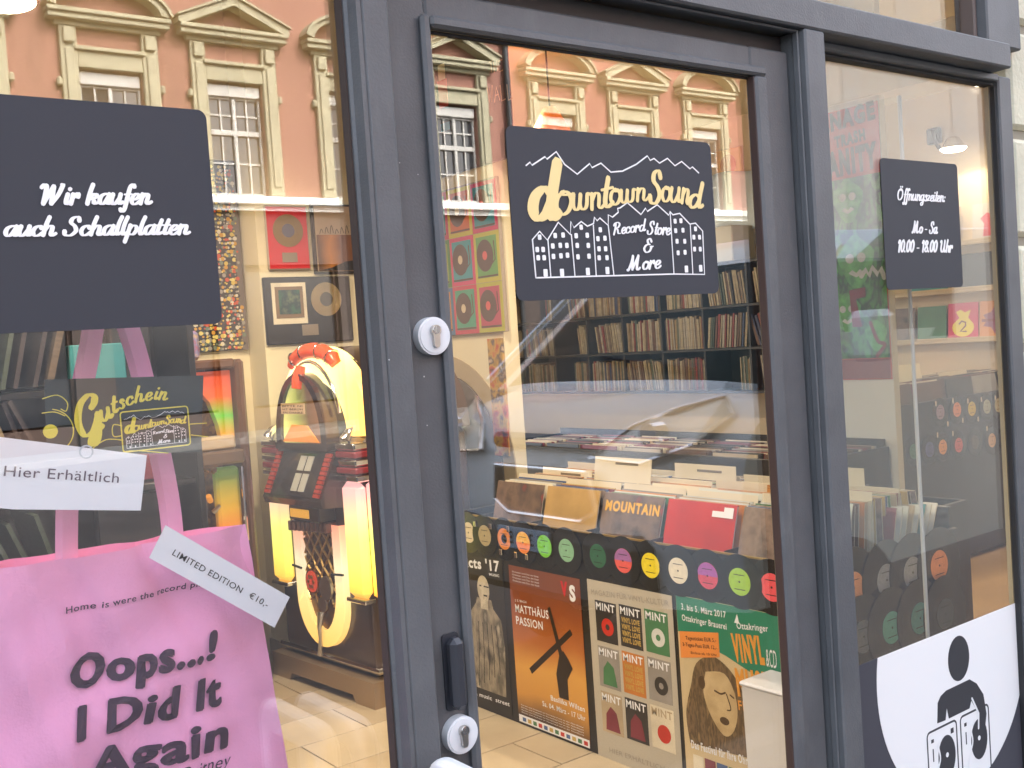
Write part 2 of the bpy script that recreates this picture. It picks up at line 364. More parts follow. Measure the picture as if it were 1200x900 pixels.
# =================================================================== SHOP SHELL
b = MB(); b.box(-2.6, 7.6, .1, 8.4, -.06, -.006)
floor = struct(b.build('floor', mat('floor_grout', (.36, .3, .21), .8)))
TILE = [mat('floor_tile_%s' % n, c, .55, nz=(3, .12)) for n, c in (('sand', (.47, .39, .27)), ('warm', (.44, .36, .25)), ('light', (.5, .42, .3)))]
tm = MB().bbox(.003, .597, .003, .297, -.006, 0, .0015).build('tile', TILE[0], floor)
tms = [tm.data]
for k in (1, 2):
    d_ = tm.data.copy(); d_.materials.clear(); d_.materials.append(TILE[k]); tms.append(d_)
first = True
for i in range(-2, 7):
    for j in range(0, 14):
        x = .3+i*.6+(.3 if j % 2 else 0); y = .12+j*.3
        if x < -.9 or x > 2.9: continue
        if first: o = tm; first = False
        else: o = tm.copy(); C.objects.link(o)
        o.data = tms[random.randrange(3)]; o.parent = floor; o.location = Vector((x, y, 0))-floor.location+Vector((0, 0, 0))
# tile mesh was written relative to the floor's origin: shift it back
for me in tms:
    for v in me.vertices: v.co += floor.location
b = MB(); b.box(2.9, 7.6, .1, 8.4, -.006, -.001)
struct(b.build('floor_boards', mat('oak_floor', (.5, .34, .18), .4, nz=(2, .15))))
b = MB(); b.box(-2.6, 7.6, .1, 8.4, 3.4, 3.5); struct(b.build('ceiling', CREAM_W))
b = MB(); b.box(-2.7, -2.6, .1, 3.9, 0, 3.4); struct(b.build('wall_left', CREAM_W))
b = MB(); b.box(-2.6, 2.3, 3.86, 3.98, 0, 3.4); struct(b.build('wall_back', CREAM_W))
pier = MB().box(2.3, 3.29, 3.66, 3.98, 0, 3.4).box(3.2, 3.29, 2.85, 3.66, 0, 3.4).build('wall_pier', CREAM_W); struct(pier)
b = MB(); b.bbox(2.288, 2.3, 3.648, 3.86, 0, .085, .003); b.bbox(2.3, 3.19, 3.648, 3.66, 0, .085, .003)
b.build('skirting', mat('skirting_tile', (.42, .36, .28), .4), pier)
b = MB(); b.box(3.29, 7.5, 8.3, 8.4, 0, 3.4); struct(b.build('wall_far_back', CREAM_W))
b = MB(); b.box(7.5, 7.6, .1, 8.4, 0, 3.4); struct(b.build('wall_right', mat('right_wall_paint', (.68, .56, .4), .8, nz=(1, .05))))
b = MB(); b.box(-2.6, -1.6, .06, .2, 0, 3.4); b.box(3.15, 7.5, .06, .2, 0, 3.4); b.box(2.706, 3.15, .055, .07, 0, 3.4); b.box(-1.6, 2.76, .06, .2, 2.9, 3.4); b.box(-1.6, .785, .06, .2, 0, .35)
struct(b.build('wall_front_inside', CREAM_W))
# building above and beside the shop front
b = MB(); b.box(-14, 14, .04, .4, 3.5, 13.5); b.box(-14, 14, .4, 9, 3.55, 13.5)
b.box(-14, -1.6, 0, .06, -.2, 3.5); b.box(-1.6, 2.705, 0, .06, 2.9, 3.5); b.box(-1.6, 2.705, 0, .2, -.2, .02)
tag(b.build('shop_building', mat('cream_render', (.62, .6, .46), .85, nz=(2, .06), bump=(60, .2))), 'cream rendered town house above and around the dark shop front', 'building')
STONE = mat('cream_stone', (.62, .6, .46), .8, nz=(6, .1), bump=(70, .35))
q = empty('stone_door_jamb', (2.706, .0, 0), 'cream stone pier with deep joints right of the shop front', 'pier')
zz = -.2
while zz < 3.4:
    MB().bbox(2.706, 4.4, -.002, .05, zz+.012, zz+.262, .012).build('stone_block', STONE, q); zz += .274
MB().box(2.716, 4.39, .014, .045, -.2, 3.4).build('joint_mortar', mat('mortar', (.3, .28, .22), .9), q)

# =================================================================== SHOP FRONT FRAME
fr = empty('shop_front_frame', (1.6, 0, 0), 'dark blue-grey painted steel frame of the shop front', 'frame')
def fb(name, *a, bev=.004, m_=FRAME, par=fr): return MB().bbox(*a, bev).build(name, m_, par)
fb('mullion', .786, .832, -.06, .019, -.1, 2.13)
XYZ = ((1, 0, 0), (0, 1, 0), (0, 0, 1))
MB().prism([(.7785, -.0595), (.7857, -.0595), (.7857, -.0205), (.7715, -.0205), (.7715, -.036), (.7755, -.040)], (0, 0, .3), XYZ, 1.829).build('glazing_bead', FRAME, fr)
MB().prism([(.7655, -.0205), (.7712, -.0205), (.7712, -.033), (.7685, -.033)], (0, 0, .3), XYZ, 1.829).build('gasket', mat('brown_flank', (.05, .035, .03), .6), fr)
fb('door_post', 1.795, 1.859, -.06, .05, -.1, 2.129)
fb('door_stop', 1.79, 1.795, -.045, -.03, -.1, 2.129, bev=.002)
fb('door_stop', .834, 1.79, -.045, -.03, 2.124, 2.129, bev=.002)
fb('transom', -1.6, 2.602, -.06, .05, 2.13, 2.19)
fb('transom_bead', 1.866, 2.63, -.012, .03, 2.112, 2.13, bev=.003)
fb('transom_gasket', 1.866, 2.63, .004, .03, 2.105, 2.112, m_=FRAME_D, bev=.002)
fb('end_post', 2.642, 2.704, -.004, .026, -.1, 2.13)
fb('end_gasket', 2.637, 2.642, .004, .0195, -.1, 2.105, m_=FRAME_D, bev=.002)
fb('upper_post', 2.545, 2.704, -.035, .05, 2.19, 2.9)
fb('upper_bead', 2.532, 2.545, -.01, .03, 2.19, 2.9, m_=mat('weathered_brown_paint', (.12, .09, .08), .6))
fb('head_rail', -1.6, 2.704, -.05, .05, 2.86, 2.9)
fb('sill', -1.6, .778, -.08, .2, .28, .35)
fb('sill', 1.859, 2.64, -.05, .05, -.1, .05)
# panes
def pane(name, x0, x1, y, z0, z1, label, g=GL):
    return tag(MB().box(x0, x1, y, y+.006, z0, z1).build(name, g), label, 'window pane')
pane('window_pane', -1.6, .785, -.02, .35, 2.13, 'large display window pane left of the door')
pane('window_pane', 1.859, 2.64, .02, .05, 2.112, 'side window pane right of the door with the opening hours')
pane('window_pane', -1.6, 2.54, .02, 2.19, 2.86, 'upper fanlight pane above the grey transom')

VEIL = glass_mat('veil_glass', .0, 0.)  # added sheet: the pale veil over the side window is mixed into its colour
n_ = VEIL.node_tree; o_ = n_.nodes['Material Output']; src_ = o_.inputs[0].links[0].from_socket
df = n_.nodes.new('ShaderNodeBsdfDiffuse'); df.inputs[0].default_value = (.8, .82, .84, 1); mx2 = n_.nodes.new('ShaderNodeMixShader')
tn = n_.nodes.new('ShaderNodeTexNoise'); tn.inputs['Scale'].default_value = 2.5; mr2 = n_.nodes.new('ShaderNodeMapRange'); mr2.inputs[3].default_value = .05; mr2.inputs[4].default_value = .085
n_.links.new(tn.outputs['Fac'], mr2.inputs[0]); n_.links.new(mr2.outputs[0], mx2.inputs[0]); n_.links.new(src_, mx2.inputs[1]); n_.links.new(df.outputs[0], mx2.inputs[2]); n_.links.new(mx2.outputs[0], o_.inputs[0])
tag(MB().box(1.862, 2.652, .030, .033, .06, 2.11).build('veil_pane', VEIL), 'milky pane added close behind the side window glass for its pale veil', 'window pane')
# =================================================================== DOOR
dr = empty('shop_door', (1.31, -.02, 0), 'dark grey framed glass shop door with two cylinder locks', 'door')
def db(name, *a, bev=.004, m_=FRAME): return MB().bbox(*a, bev).build(name, m_, dr)
db('lock_stile', .8365, .921, -.02, .05, -.05, 2.0905)
db('hinge_stile', 1.672, 1.788, -.02, -.004, -.05, 2.0905)
db('top_rail', .921, 1.672, -.0195, -.004, 2.032, 2.0905)
db('bottom_rail', .921, 1.672, -.0195, .05, -.05, .16)
db('hinge_stile_core', 1.757, 1.788, -.0038, .05, -.05, 2.0905)
db('top_rail_core', .922, 1.756, -.0038, .05, 2.064, 2.0905)
db('bead', .905, .9225, -.034, -.0205, .14, 2.0500, bev=.005)
db('bead', .9228, 1.7055, -.034, -.0205, 2.031, 2.0500, bev=.005)
db('bead', 1.670, 1.7055, -.034, -.0205, .14, 2.0307, bev=.005)
db('gasket', 1.6665, 1.6698, -.030, -.0125, .16, 2.029, m_=mat('brown_gasket', (.05, .028, .025), .6), bev=.001)
db('gasket', .9228, 1.6665, -.017, -.0125, 2.0252, 2.0308, m_=FRAME_D, bev=.002)
db('head_gap', .8365, 1.788, -.005, .03, 2.0915, 2.1225, m_=FRAME_D, bev=.001)
MB().box(.9212, 1.6718, -.012, -.006, .16, 2.0318).build('pane', GL, dr)
LK = mat('white_lacquer_rose', (.72, .74, .76), .3)
for (z, lab) in ((1.566, 'white'), (.957, 'silver')):
    ro = MB().disc(.886, z, .0285, (0, -.0205, 0), YP, .0155, 40).disc(.886, z, .0255, (0, -.036, 0), YP, .0015, 40).build('lock_rose', LK, dr, smooth=True)
    e = .0085; P = [(e*math.cos(R(a)), e*math.sin(R(a))) for a in range(-50, 231, 20)]
    P += [(-.005, -.022), (-.0025, -.0255), (.0025, -.0255), (.005, -.022)]
    P = [(.886+p[0], z+.008+p[1]*1.0) for p in P]
    cy = MB().prism(P, (0, -.0376, 0), YP, .006).build('cylinder', STEEL, ro)
    MB().disc(.886, z+.009, .0062, (0, -.0437, 0), YP, .0012, 20).box(.8848, .8872, -.0455, -.0449, z+.005, z+.013).build('key_plug', [CHROME, BLACK], ro)
hp = rrect(.03, .118, .006, 4, .884, 1.053)
h = MB(); h.prism(hp, (0, -.0205, 0), YP, .003); h.bbox(.871, .8965, -.048, -.0235, .998, 1.108, .008)
h.build('pull_handle', mat('black_handle', (.035, .037, .046), .4), dr, smooth=True)
b = MB()
for i in range(16):
    x, z = random.uniform(.785, .91), random.uniform(.6, 2.0)
    b.disc(x, z, random.uniform(.0006, .0013), (0, -.0603 if x < .83 else -.0203, 0), YP, .0003, 7)
b.build('paint_chips', mat('bare_chip', (.5, .5, .5), .6), dr)

# =================================================================== SIGNS ON THE GLASS
def sign_panel(name, x0, x1, z0, z1, y, label, r=.012, m_=SIGN):
    return tag(MB().prism(rrect(x1-x0, z1-z0, r, 6, (x0+x1)/2, (z0+z1)/2), (0, y, 0), YP, .0015).build(name, m_), label, 'sign')
s1 = sign_panel('logo_sign', 1.065, 1.550, 1.614, 1.897, -.0122, 'dark rounded sign on the door glass with the yellow shop name over white houses', .014)
K = dict(
MOUNT=[(1.145,1.845),(1.154,1.851),(1.158,1.846),(1.188,1.862),(1.192,1.858),(1.214,1.872),(1.231,1.851),(1.259,1.835),(1.29,1.855),(1.295,1.848),(1.317,1.857),(1.34,1.842),(1.369,1.845),(1.405,1.859),(1.435,1.876),(1.442,1.868),(1.452,1.872),(1.466,1.864),(1.488,1.874),(1.507,1.861),(1.526,1.87),(1.548,1.857),(1.555,1.861),(1.572,1.85)],
HOUSES=[(1.15,1.655),(1.148,1.72),(1.165,1.734),(1.181,1.719),(1.208,1.75),(1.234,1.729),(1.237,1.752),(1.243,1.741),(1.261,1.752),(1.275,1.744),(1.29,1.749),(1.293,1.76),(1.299,1.754),(1.306,1.759),(1.325,1.746),(1.327,1.765),(1.337,1.761),(1.352,1.77),(1.351,1.777),(1.357,1.778),(1.376,1.788),(1.409,1.767),(1.422,1.779),(1.426,1.773),(1.453,1.786),(1.482,1.767),(1.486,1.774),(1.493,1.768),(1.512,1.771),(1.538,1.751),(1.554,1.753),(1.573,1.738),(1.571,1.654),(1.483,1.656),(1.15,1.655)],
HV=[[(1.182,1.719),(1.183,1.655)],[(1.236,1.729),(1.238,1.656)],[(1.289,1.746),(1.288,1.656)],[(1.325,1.746),(1.331,1.657)],[(1.486,1.772),(1.486,1.657)],[(1.539,1.749),(1.538,1.656)]],
WINS=[(1.164,1.724),(1.157,1.703),(1.17,1.703),(1.158,1.689),(1.171,1.689),(1.199,1.727),(1.217,1.728),(1.192,1.709),(1.209,1.71),(1.224,1.71),(1.192,1.691),(1.209,1.692),(1.224,1.693),(1.26,1.742),(1.247,1.727),(1.273,1.728),(1.248,1.71),(1.274,1.71),(1.248,1.69),(1.274,1.691),(1.305,1.738),(1.298,1.722),(1.315,1.723),(1.299,1.704),(1.315,1.704),(1.298,1.688),(1.317,1.688),(1.498,1.756),(1.514,1.757),(1.498,1.738),(1.518,1.739),(1.5,1.718),(1.521,1.718),(1.501,1.696),(1.52,1.697),(1.553,1.742),(1.547,1.726),(1.563,1.726),(1.547,1.703),(1.563,1.703)],
DOORS=[(1.172,1.663),(1.209,1.663),(1.269,1.664),(1.316,1.665),(1.521,1.665),(1.561,1.666)],
DT=[('d',1.146,1.756,1.204,1.757,.096),('o',1.201,1.76,1.246,1.773,.038),('w',1.24,1.771,1.285,1.776,.028),('n',1.283,1.773,1.317,1.78,.027),('t',1.311,1.776,1.34,1.783,.051),('o',1.331,1.782,1.361,1.788,.027),('w',1.357,1.786,1.399,1.793,.023),('n',1.397,1.791,1.428,1.795,.022),('S',1.431,1.788,1.469,1.792,.058),('o',1.463,1.792,1.489,1.794,.027),('u',1.486,1.792,1.517,1.792,.027),('n',1.515,1.791,1.541,1.787,.028),('d',1.536,1.783,1.573,1.783,.047)],
T1=[('Record',1.334,1.729,1.415,1.737,.024),('Store',1.42,1.731,1.481,1.73,.028),('&',1.407,1.697,1.433,1.698,.026),('More',1.363,1.664,1.449,1.668,.031)])
def logo(parent, org, fr_, tf, s, y_line=.0026, mw=WHITE, my=CREAMY, fat=1.):
    "the shop logo; tf maps logo coordinates to the panel"
    b = MB()
    b.stroke([tf(p) for p in K['MOUNT']], y_line*s*fat, org, fr_, .0004, lift=.0001)
    b.stroke([tf(p) for p in K['HOUSES']], y_line*s*fat, org, fr_, .0004, lift=.0001)
    for l in K['HV']: b.stroke([tf(p) for p in l], y_line*.85*s*fat, org, fr_, .0004, lift=.0003)
    for (x, z) in K['WINS']:
        c_ = tf((x, z)); b.prism([(c_[0]+p[0]*s, c_[1]+p[1]*s) for p in rrect(.0078, .0092, .002, 2)], Vector(org)+Vector(fr_[2])*.0002, fr_, .0004)
    for (x, z) in K['DOORS']:
        c_ = tf((x, z)); b.prism([(c_[0]+p[0]*s, c_[1]+p[1]*s) for p in rrect(.009, .013, .0015, 2)], Vector(org)+Vector(fr_[2])*.0002, fr_, .0004)
    for t_, x0, z0, x1, z1, h_ in K['T1']:
        script_text(b, t_, tf((x0, z0)), tf((x1, z1)), h_*s*(.85 if t_ != '&' else 1), org, fr_, .25*fat)
    b.build('houses_and_mountain_lines', mw, parent)
    b = MB()
    for i, (ch, x0, z0, x1, z1, h_) in enumerate(K['DT']):
        up_ = {'d': 1.95, 't': 1.6, 'S': 1.9}.get(ch, 1.0); adv = GLY[ch][0]
        p0, p1 = tf((x0, z0)), tf((x1, z1)); sz = h_*s/up_; sx = (p1[0]-p0[0])/adv*1.02
        wt = (.022 if i == 0 else .0042+.13*min(h_, .045))*s
        script_glyph(b, ch, p0[0], p0[1], sx, sz, org, fr_, wt*(1.1 if fat == 1 else 1.3), shear=.12, ang=math.atan2(p1[1]-p0[1], p1[0]-p0[0])*.7, lift0=.0007*(i % 2))
    b.build('shop_name_lettering', my, parent)
logo(s1, (0, -.0138, 0), YP, lambda p: (p[0]*.9625, 1.55+(p[1]-1.55)*.9625), .9625)
YS = .0198
s2 = sign_panel('purchase_sign', -.06, .562, 1.5995, 1.8803, -.0202, 'dark rounded sign left of the door saying that records are bought too')
for t_, p0, p1, cap in (('Wir kaufen', (.353, 1.7575), (.493, 1.7615), .0245), ('auch Schallplatten', (.311, 1.7185), (.541, 1.7225), .0225)):
    b = MB(); k_ = .9714; script_text(b, t_, (p0[0]*k_, 1.55+(p0[1]-1.55)*k_), (p1[0]*k_, 1.55+(p1[1]-1.55)*k_), cap*k_, (0, -.0218, 0), YP, .3); b.build('lettering', WHITE, s2)
s3 = sign_panel('opening_hours_sign', 2.147, 2.468, 1.6075, 1.9045, YS, 'dark rounded sign with opening hours on the side window')
b = MB(); script_text(b, 'Öffnungszeiten:', (2.204, 1.812), (2.405, 1.812), .026, (0, .0182, 0), YP, .26); b.build('lettering', WHITE, s3); b = MB(); script_text(b, 'Mo - Sa', (2.257, 1.737), (2.362, 1.736), .027, (0, .0182, 0), YP, .3); b.build('lettering', WHITE, s3); b = MB()
script_text(b, '10.00 - 18.00 Uhr', (2.195, 1.693), (2.424, 1.692), .028, (0, .0182, 0), YP, .3)
b.build('lettering', WHITE, s3)
# DJ pictogram: white round sticker cut straight at the top, on dark film
film = tag(MB().box(1.86, 2.639, .0192, .0199, .06, .793).build('window_film', mat('grey_film', (.06, .06, .075), .6)), 'dark grey film covering the foot of the side window', 'window film')
cx, cz, cr = 2.353, .715, .327
a0 = math.degrees(math.asin((.793-cz)/cr)); P = [(cx+cr*math.cos(R(a)), cz+cr*math.sin(R(a))) for a in [180-a0+i*(180+2*a0)/48 for i in range(49)]]
P = [(min(p[0], 2.638), p[1]) for p in P]
s4 = tag(MB().prism(P, (0, .019, 0), YP, .0006).build('round_sticker', WHITE), 'white half-round sticker with a disc jockey pictogram low on the side window', 'sticker')
DJM = mat('pictogram_grey', (.045, .045, .052), .5); Y0 = (0, .0183, 0)
b = MB(); b.disc(2.362, .715, .047, Y0, YP, .0005, 32, r2=.0545)
b.prism([(2.256,.585),(2.262,.632),(2.276,.645),(2.300,.652),(2.405,.653),(2.436,.635),(2.464,.601),(2.474,.55),(2.466,.522),(2.447,.512),(2.433,.524),(2.437,.56),(2.408,.6),(2.398,.583),(2.306,.583),(2.299,.611),(2.291,.583)], Y0, YP, .0005)
for (x0, x1, z0, z1) in ((2.211, 2.337, .395, .572), (2.355, 2.484, .395, .572)):
    for i in range(4):
        P = rrect(x1-x0, z1-z0, .012, 4, (x0+x1)/2, (z0+z1)/2); P.append(P[0])
    b.stroke(P, .005, Y0, YP, .0005, lift=-.0004)
    mx_ = (x0+x1)/2+.016
    b.disc(mx_, .497, .037, Y0, YP, .0006, 28, r2=.05)
    b.box(x0+.016, x0+.026, .0176, .0182, .545, .553); b.box(x0+.02, x0+.0235, .0176, .0182, .5, .53); b.box(x1-.026, x1-.014, .0176, .0182, .545, .557)
b.build('disc_jockey_pictogram', DJM, s4)
b = MB()
for x0 in (2.211, 2.355):
    b = MB(); mx_ = x0+.079; b.disc(mx_, .5, .006, (0, .0174, 0), YP, .0004, 14)
    b.stroke(smoothline([(mx_-.055, .43), (mx_-.045, .47), (mx_-.03, .5), (mx_-.036, .535), (mx_-.02, .55)]), .005, (0, .0174, 0), YP, .0004); b.build('tonearm_and_spindle', WHITE, s4)
b = MB(); b.stroke([(2.433, .524), (2.437, .56), (2.41, .605)], .006, (0, .0176, 0), YP, .0004, lift=.0002)
b.build('arm_outline', WHITE, s4)

# =================================================================== DISPLAY: TOTE BAG, VOUCHER, PAPERS
YB = .14
def bag_fold(u, v):
    f = .008*math.sin(u*19+v*4)*(.3+.7*v)+.0045*math.sin(u*43+v*13+1)*(.5+.5*v)+.003*math.sin(u*11-v*23+2)+.003*math.sin(u*5-v*14)+.0015*math.sin(u*80+v*30)
    return f-.010*math.exp(-((u-.62-.18*(1-v))**2)/.003)*v+.007*math.exp(-((u-.38+.05*(1-v))**2)/.002)*v
def bag_y(u, v, sgn=1):
    e = min(u, 1-u, .25)*4
    return YB-sgn*(.012*e+bag_fold(u, v)*(.3+.7*e))+(.017*(1-e)*sgn)
bm = MB(); nx, nz = 44, 36
for (yy, sgn) in ((0, 1), (.035, -1)):
    vs = []
    for j in range(nz+1):
        for i in range(nx+1):
            u, v = i/nx, j/nz
            xr = .647+.045*(1-v); x = .2+(xr-.2)*u; z = .84+(1.300-.84)*v+.0012*math.sin(u*9)*v
            vs.append((x, bag_y(u, v, sgn)+yy, z))
    fs = [(j*(nx+1)+i, j*(nx+1)+i+1, (j+1)*(nx+1)+i+1, (j+1)*(nx+1)+i) for j in range(nz) for i in range(nx)]
    bm.add(vs, fs if sgn > 0 else [f[::-1] for f in fs])
bag = tag(bm.build('tote_bag', PINK, smooth=True), 'pink cotton tote bag hanging in the left window with bold dark lettering', 'bag')
b = MB()
def strap(b, pts, w, y):
    pts = smoothline(pts, 4)
    for (dy, k) in ((0, 0),):
        L = []
        for i in range(len(pts)):
            a = pts[max(i-1, 0)]; c = pts[min(i+1, len(pts)-1)]; d = math.hypot(c[0]-a[0], c[1]-a[1]); nx_, nz_ = -(c[1]-a[1])/d, (c[0]-a[0])/d
            L.append((pts[i], nx_, nz_))
        vs = []
        for (p, nx_, nz_) in L:
            for s_, yy in ((-1, .004), (-.4, 0), (.5, -.002), (1, .003)): vs.append((p[0]+nx_*w/2*s_, y+yy, p[1]+nz_*w/2*s_))
        for (p, nx_, nz_) in L:
            for s_, yy in ((-1, .007), (-.4, .003), (.5, .001), (1, .006)): vs.append((p[0]+nx_*w/2*s_, y+yy, p[1]+nz_*w/2*s_))
        n = len(L); fs = []
        for i in range(n-1):
            for j in range(3): fs.append((4*i+j, 4*i+j+1, 4*i+5+j, 4*i+4+j)); fs.append((4*n+4*i+j, 4*n+4*i+4+j, 4*n+4*i+5+j, 4*n+4*i+j+1))
        b.add(vs, fs)
strap(b, [(.381, 1.285), (.39, 1.38), (.408, 1.48), (.437, 1.585), (.452, 1.66)], .029, YB-.006)
strap(b, [(.53, 1.285), (.528, 1.36), (.515, 1.47), (.497, 1.58), (.475, 1.66)], .031, YB-.003)
b.build('strap', PINK, bag, smooth=True)
YF_ = (0, 0, 0); sh = .12
for (t_, p0, p1, cap, bo, sh_) in (('Home is were the record player is', (.372, 1.226), (.600, 1.226), .0085, .012, sh), ('Oops...!', (.369, 1.124), (.572, 1.116), .041, .035, sh), ('I Did It', (.371, 1.056), (.578, 1.048), .042, .035, sh),
    ('Again', (.379, .992), (.581, .984), .042, .035, sh), ('Britney', (.506, .957), (.582, .954), .019, .0, .3)):
    b = MB(); e_ = .0023*(bo > .03)
    for q_, (ex, ez) in enumerate(((0, 0), (e_, 0), (-e_, 0), (0, e_*.6), (0, -e_*.6), (e_*.7, e_*.5), (-e_*.7, -e_*.5))[:7 if e_ else 1]): text(b, t_, (p0[0]+ex, p0[1]+ez), (p1[0]+ex, p1[1]+ez), cap, YF_, YP, min(bo, .015), sh_, lift=.0004+.00015*q_)
    nv = []
    for (x, y, z) in b.v:
        v = min(1, max(0, (z-.84)/.46)); xr = .647+.045*(1-v); u = min(1, max(0, (x-.2)/(xr-.2))); nv.append((x, bag_y(u, v)-.0042+y, z))
    b.v = nv; b.build('lettering', PRINTK, bag)
# voucher poster
v = tag(MB().prism([(.347, 1.445), (.546, 1.427), (.558, 1.532), (.351, 1.542)], (0, .05, 0), YP, .001).build('voucher_card', mat('voucher_green_black', (.018, .03, .032), .35)), 'dark gift voucher card with yellow script hung behind the left window', 'card')
b = MB(); G0 = (0, .049, 0)
arc = [('G', .385, 1.462, 1.3), ('u', .416, 1.481, .95), ('t', .431, 1.491, .85), ('s', .4395, 1.496, .75), ('c', .4495, 1.5, .72), ('h', .4605, 1.503, .72), ('e', .4745, 1.5045, .7), ('i', .4855, 1.505, .7), ('n', .492, 1.5045, .72)]
for i, (ch, x, z, s_) in enumerate(arc): script_glyph(b, ch, x, z, .0158*s_*(1.25 if ch == 'G' else 1), .0145*s_*(1.35 if ch == 'G' else 1), G0, YP, .0052*s_*(1.35 if ch == 'G' else 1), ang=.45-.075*i if i else .25, lift0=.0007*(i % 2))
gold_ = [[(.347, 1.518), (.365, 1.521), (.376, 1.511), (.374, 1.5), (.368, 1.503)], [(.345, 1.5), (.36, 1.5), (.372, 1.494)], [(.4, 1.447), (.42, 1.458), (.442, 1.455)], [(.404, 1.45), (.4, 1.436), (.409, 1.436), (.41, 1.443)], [(.534, 1.467), (.557, 1.466)], [(.534, 1.452), (.557, 1.447)], [(.442, 1.474), (.431, 1.476), (.43, 1.462), (.44, 1.461)], [(.42, 1.433), (.45, 1.44), (.5, 1.431)]]
for g_ in gold_: b.stroke(smoothline(g_), .0012, G0, YP, .0003)
P = rrect(.091, .053, .004, 4, .4865, 1.4655); P.append(P[0]); b.stroke(P, .0016, G0, YP, .0003, lift=.0001)
b.disc(.353, 1.476, .009, G0, YP, .0003, 20)
P = [(.353+.028*math.cos(R(a)), 1.476+.028*math.sin(R(a))) for a in range(-80, 81, 10)]; b.stroke(P, .0012, G0, YP, .0003)
b.build('voucher_lettering', YEL, v)
logo(v, (0, .0489, 0), YP, lambda p: (.4435+(p[0]-1.135)*.19, 1.4415+(p[1]-1.645)*.2), .19, mw=WHITE, my=YEL, fat=1.25)
h_ = tag(MB().prism([(.17, 1.42), (.3, 1.385), (.456, 1.36), (.47, 1.432), (.17, 1.506)], (0, .045, 0), YP, .0008).build('price_card', PAPER), 'white paper card reading where vouchers are available, below the voucher', 'card')
b = MB(); text(b, 'Hier Erhältlich', (.293, 1.4275), (.430, 1.4005), .0128, (0, .044, 0), YP, .0); b.build('lettering', mat('purple_black_ink', (.06, .03, .07), .6), h_)
b = MB(); P = [(.393+.008*math.cos(R(a)), 1.4455+.008*math.sin(R(a))) for a in range(0, 361, 20)]; b.stroke(P, .002, (0, .0455, 0), YP, .002)
tag(b.build('suction_hook', mat('clear_plastic', (.6, .65, .7), .2)), 'clear suction hook holding the voucher to the glass', 'hook')
l_ = tag(MB().prism([(.476, 1.288), (.65, 1.153), (.678, 1.193), (.502, 1.329)], (0, .088, 0), YP, .0008).build('price_tag', PAPER), 'white tilted paper tag announcing the limited edition and its price on the pink bag', 'tag')
b = MB(); text(b, 'LIMITED EDITION', (.507, 1.287), (.602, 1.214), .0085, (0, .087, 0), YP, .004); text(b, '€10,-', (.613, 1.206), (.640, 1.185), .0085, (0, .087, 0), YP, .004); b.build('lettering', BLACK, l_)
# inner glass leaf behind the side window: its polished edge shows as a pale upright line
g = tag(MB().box(2.452, 2.46, .16, .5, .05, 2.1).build('glass_partition', GL2), 'narrow upright glass sheet standing behind the side window', 'glass panel')
MB().bbox(2.4505, 2.4615, .152, .1595, .05, 2.1, .002).build('polished_edge', mat('glass_edge', (.5, .52, .48), .3), g)
# =================================================================== RECORD COUNTER BY THE DOOR
def sleeve_mesh(name, t, m_face, m_edge, hgt=.31, wid=.31):
    "LP sleeve standing: x = thickness, y = width, z = height; open paper edge on top"
    b = MB(); b.box(0, t, -wid/2, wid/2, 0, hgt, 0); b.box(t*.25, t*.75, -wid/2+.002, wid/2-.002, hgt-.0005, hgt+.0008, 1); b.box(t*.2, t*.8, -wid/2-.0006, -wid/2+.001, .004, hgt-.004, 1)
    me = bpy.data.meshes.new(name); me.from_pydata(b.v, [], b.f); me.materials.append(m_face); me.materials.append(m_edge)
    me.polygons.foreach_set('material_index', b.m); me.update(); return me
cnt = empty('record_counter', (2.95, 1.5, 0), 'black record browser counter by the door with posters on its front', 'counter')
def cb(*a, name='panel', m_=BLKW, bev=.002): return MB().bbox(*a, bev).build(name, m_, cnt)
cb(2.55, 2.57, .55, 2.46, .0, .832, name='front_panel'); cb(2.57, 3.3, .55, .57, .02, .83, name='end_panel')
cb(2.57, 3.3, 2.44, 2.46, .0, .83, name='end_panel'); cb(3.28, 3.3, .57, 2.44, .0, .9, name='back_panel'); cb(2.57, 3.28, .57, 2.44, .64, .66, name='tray')
for y in (.93, 1.262, 1.595, 1.927, 2.26): cb(2.571, 3.279, y-.004, y+.004, .66, .835, name='divider')
MB().bbox(2.5478, 2.554, .548, 2.462, .829, .836, .001).build('edge_trim', mat('brass_edge', (.35, .25, .08), .35, .6), cnt)
WC = dict(cream=(.7, .64, .5), red=(.55, .03, .02), kraft=(.5, .33, .14), brown=(.12, .07, .05), orange=(.55, .2, .04), dark=(.03, .028, .03), grey=(.3, .28, .26), blue=(.06, .12, .3), green=(.06, .2, .09), pale=(.62, .64, .62), tan=(.45, .36, .24), wine=(.2, .03, .05), ochre=(.55, .38, .1), teal=(.05, .25, .28))
SM = {k: mat('sleeve_'+k, c, .33, nz=(7, .18), spec=.5) for k, c in WC.items()}
SM['mottled'] = blotch_mat('sleeve_mottled_brown', [(.08, .06, .05), (.3, .22, .18), (.12, .09, .08), (.42, .33, .28)], 9, .35)
SM['orangepic'] = blotch_mat('sleeve_orange_picture', [(.3, .1, .02), (.6, .28, .08), (.45, .18, .04), (.7, .42, .2)], 16, .35, (1, 1, 3))
SM['darkpic'] = blotch_mat('sleeve_dark_picture', [(.06, .05, .05), (.2, .14, .11), (.1, .08, .08), (.45, .06, .05)], 8, .35)
EDGE = mat('worn_paper_edge', (.6, .55, .45), .7)
SLM = {}
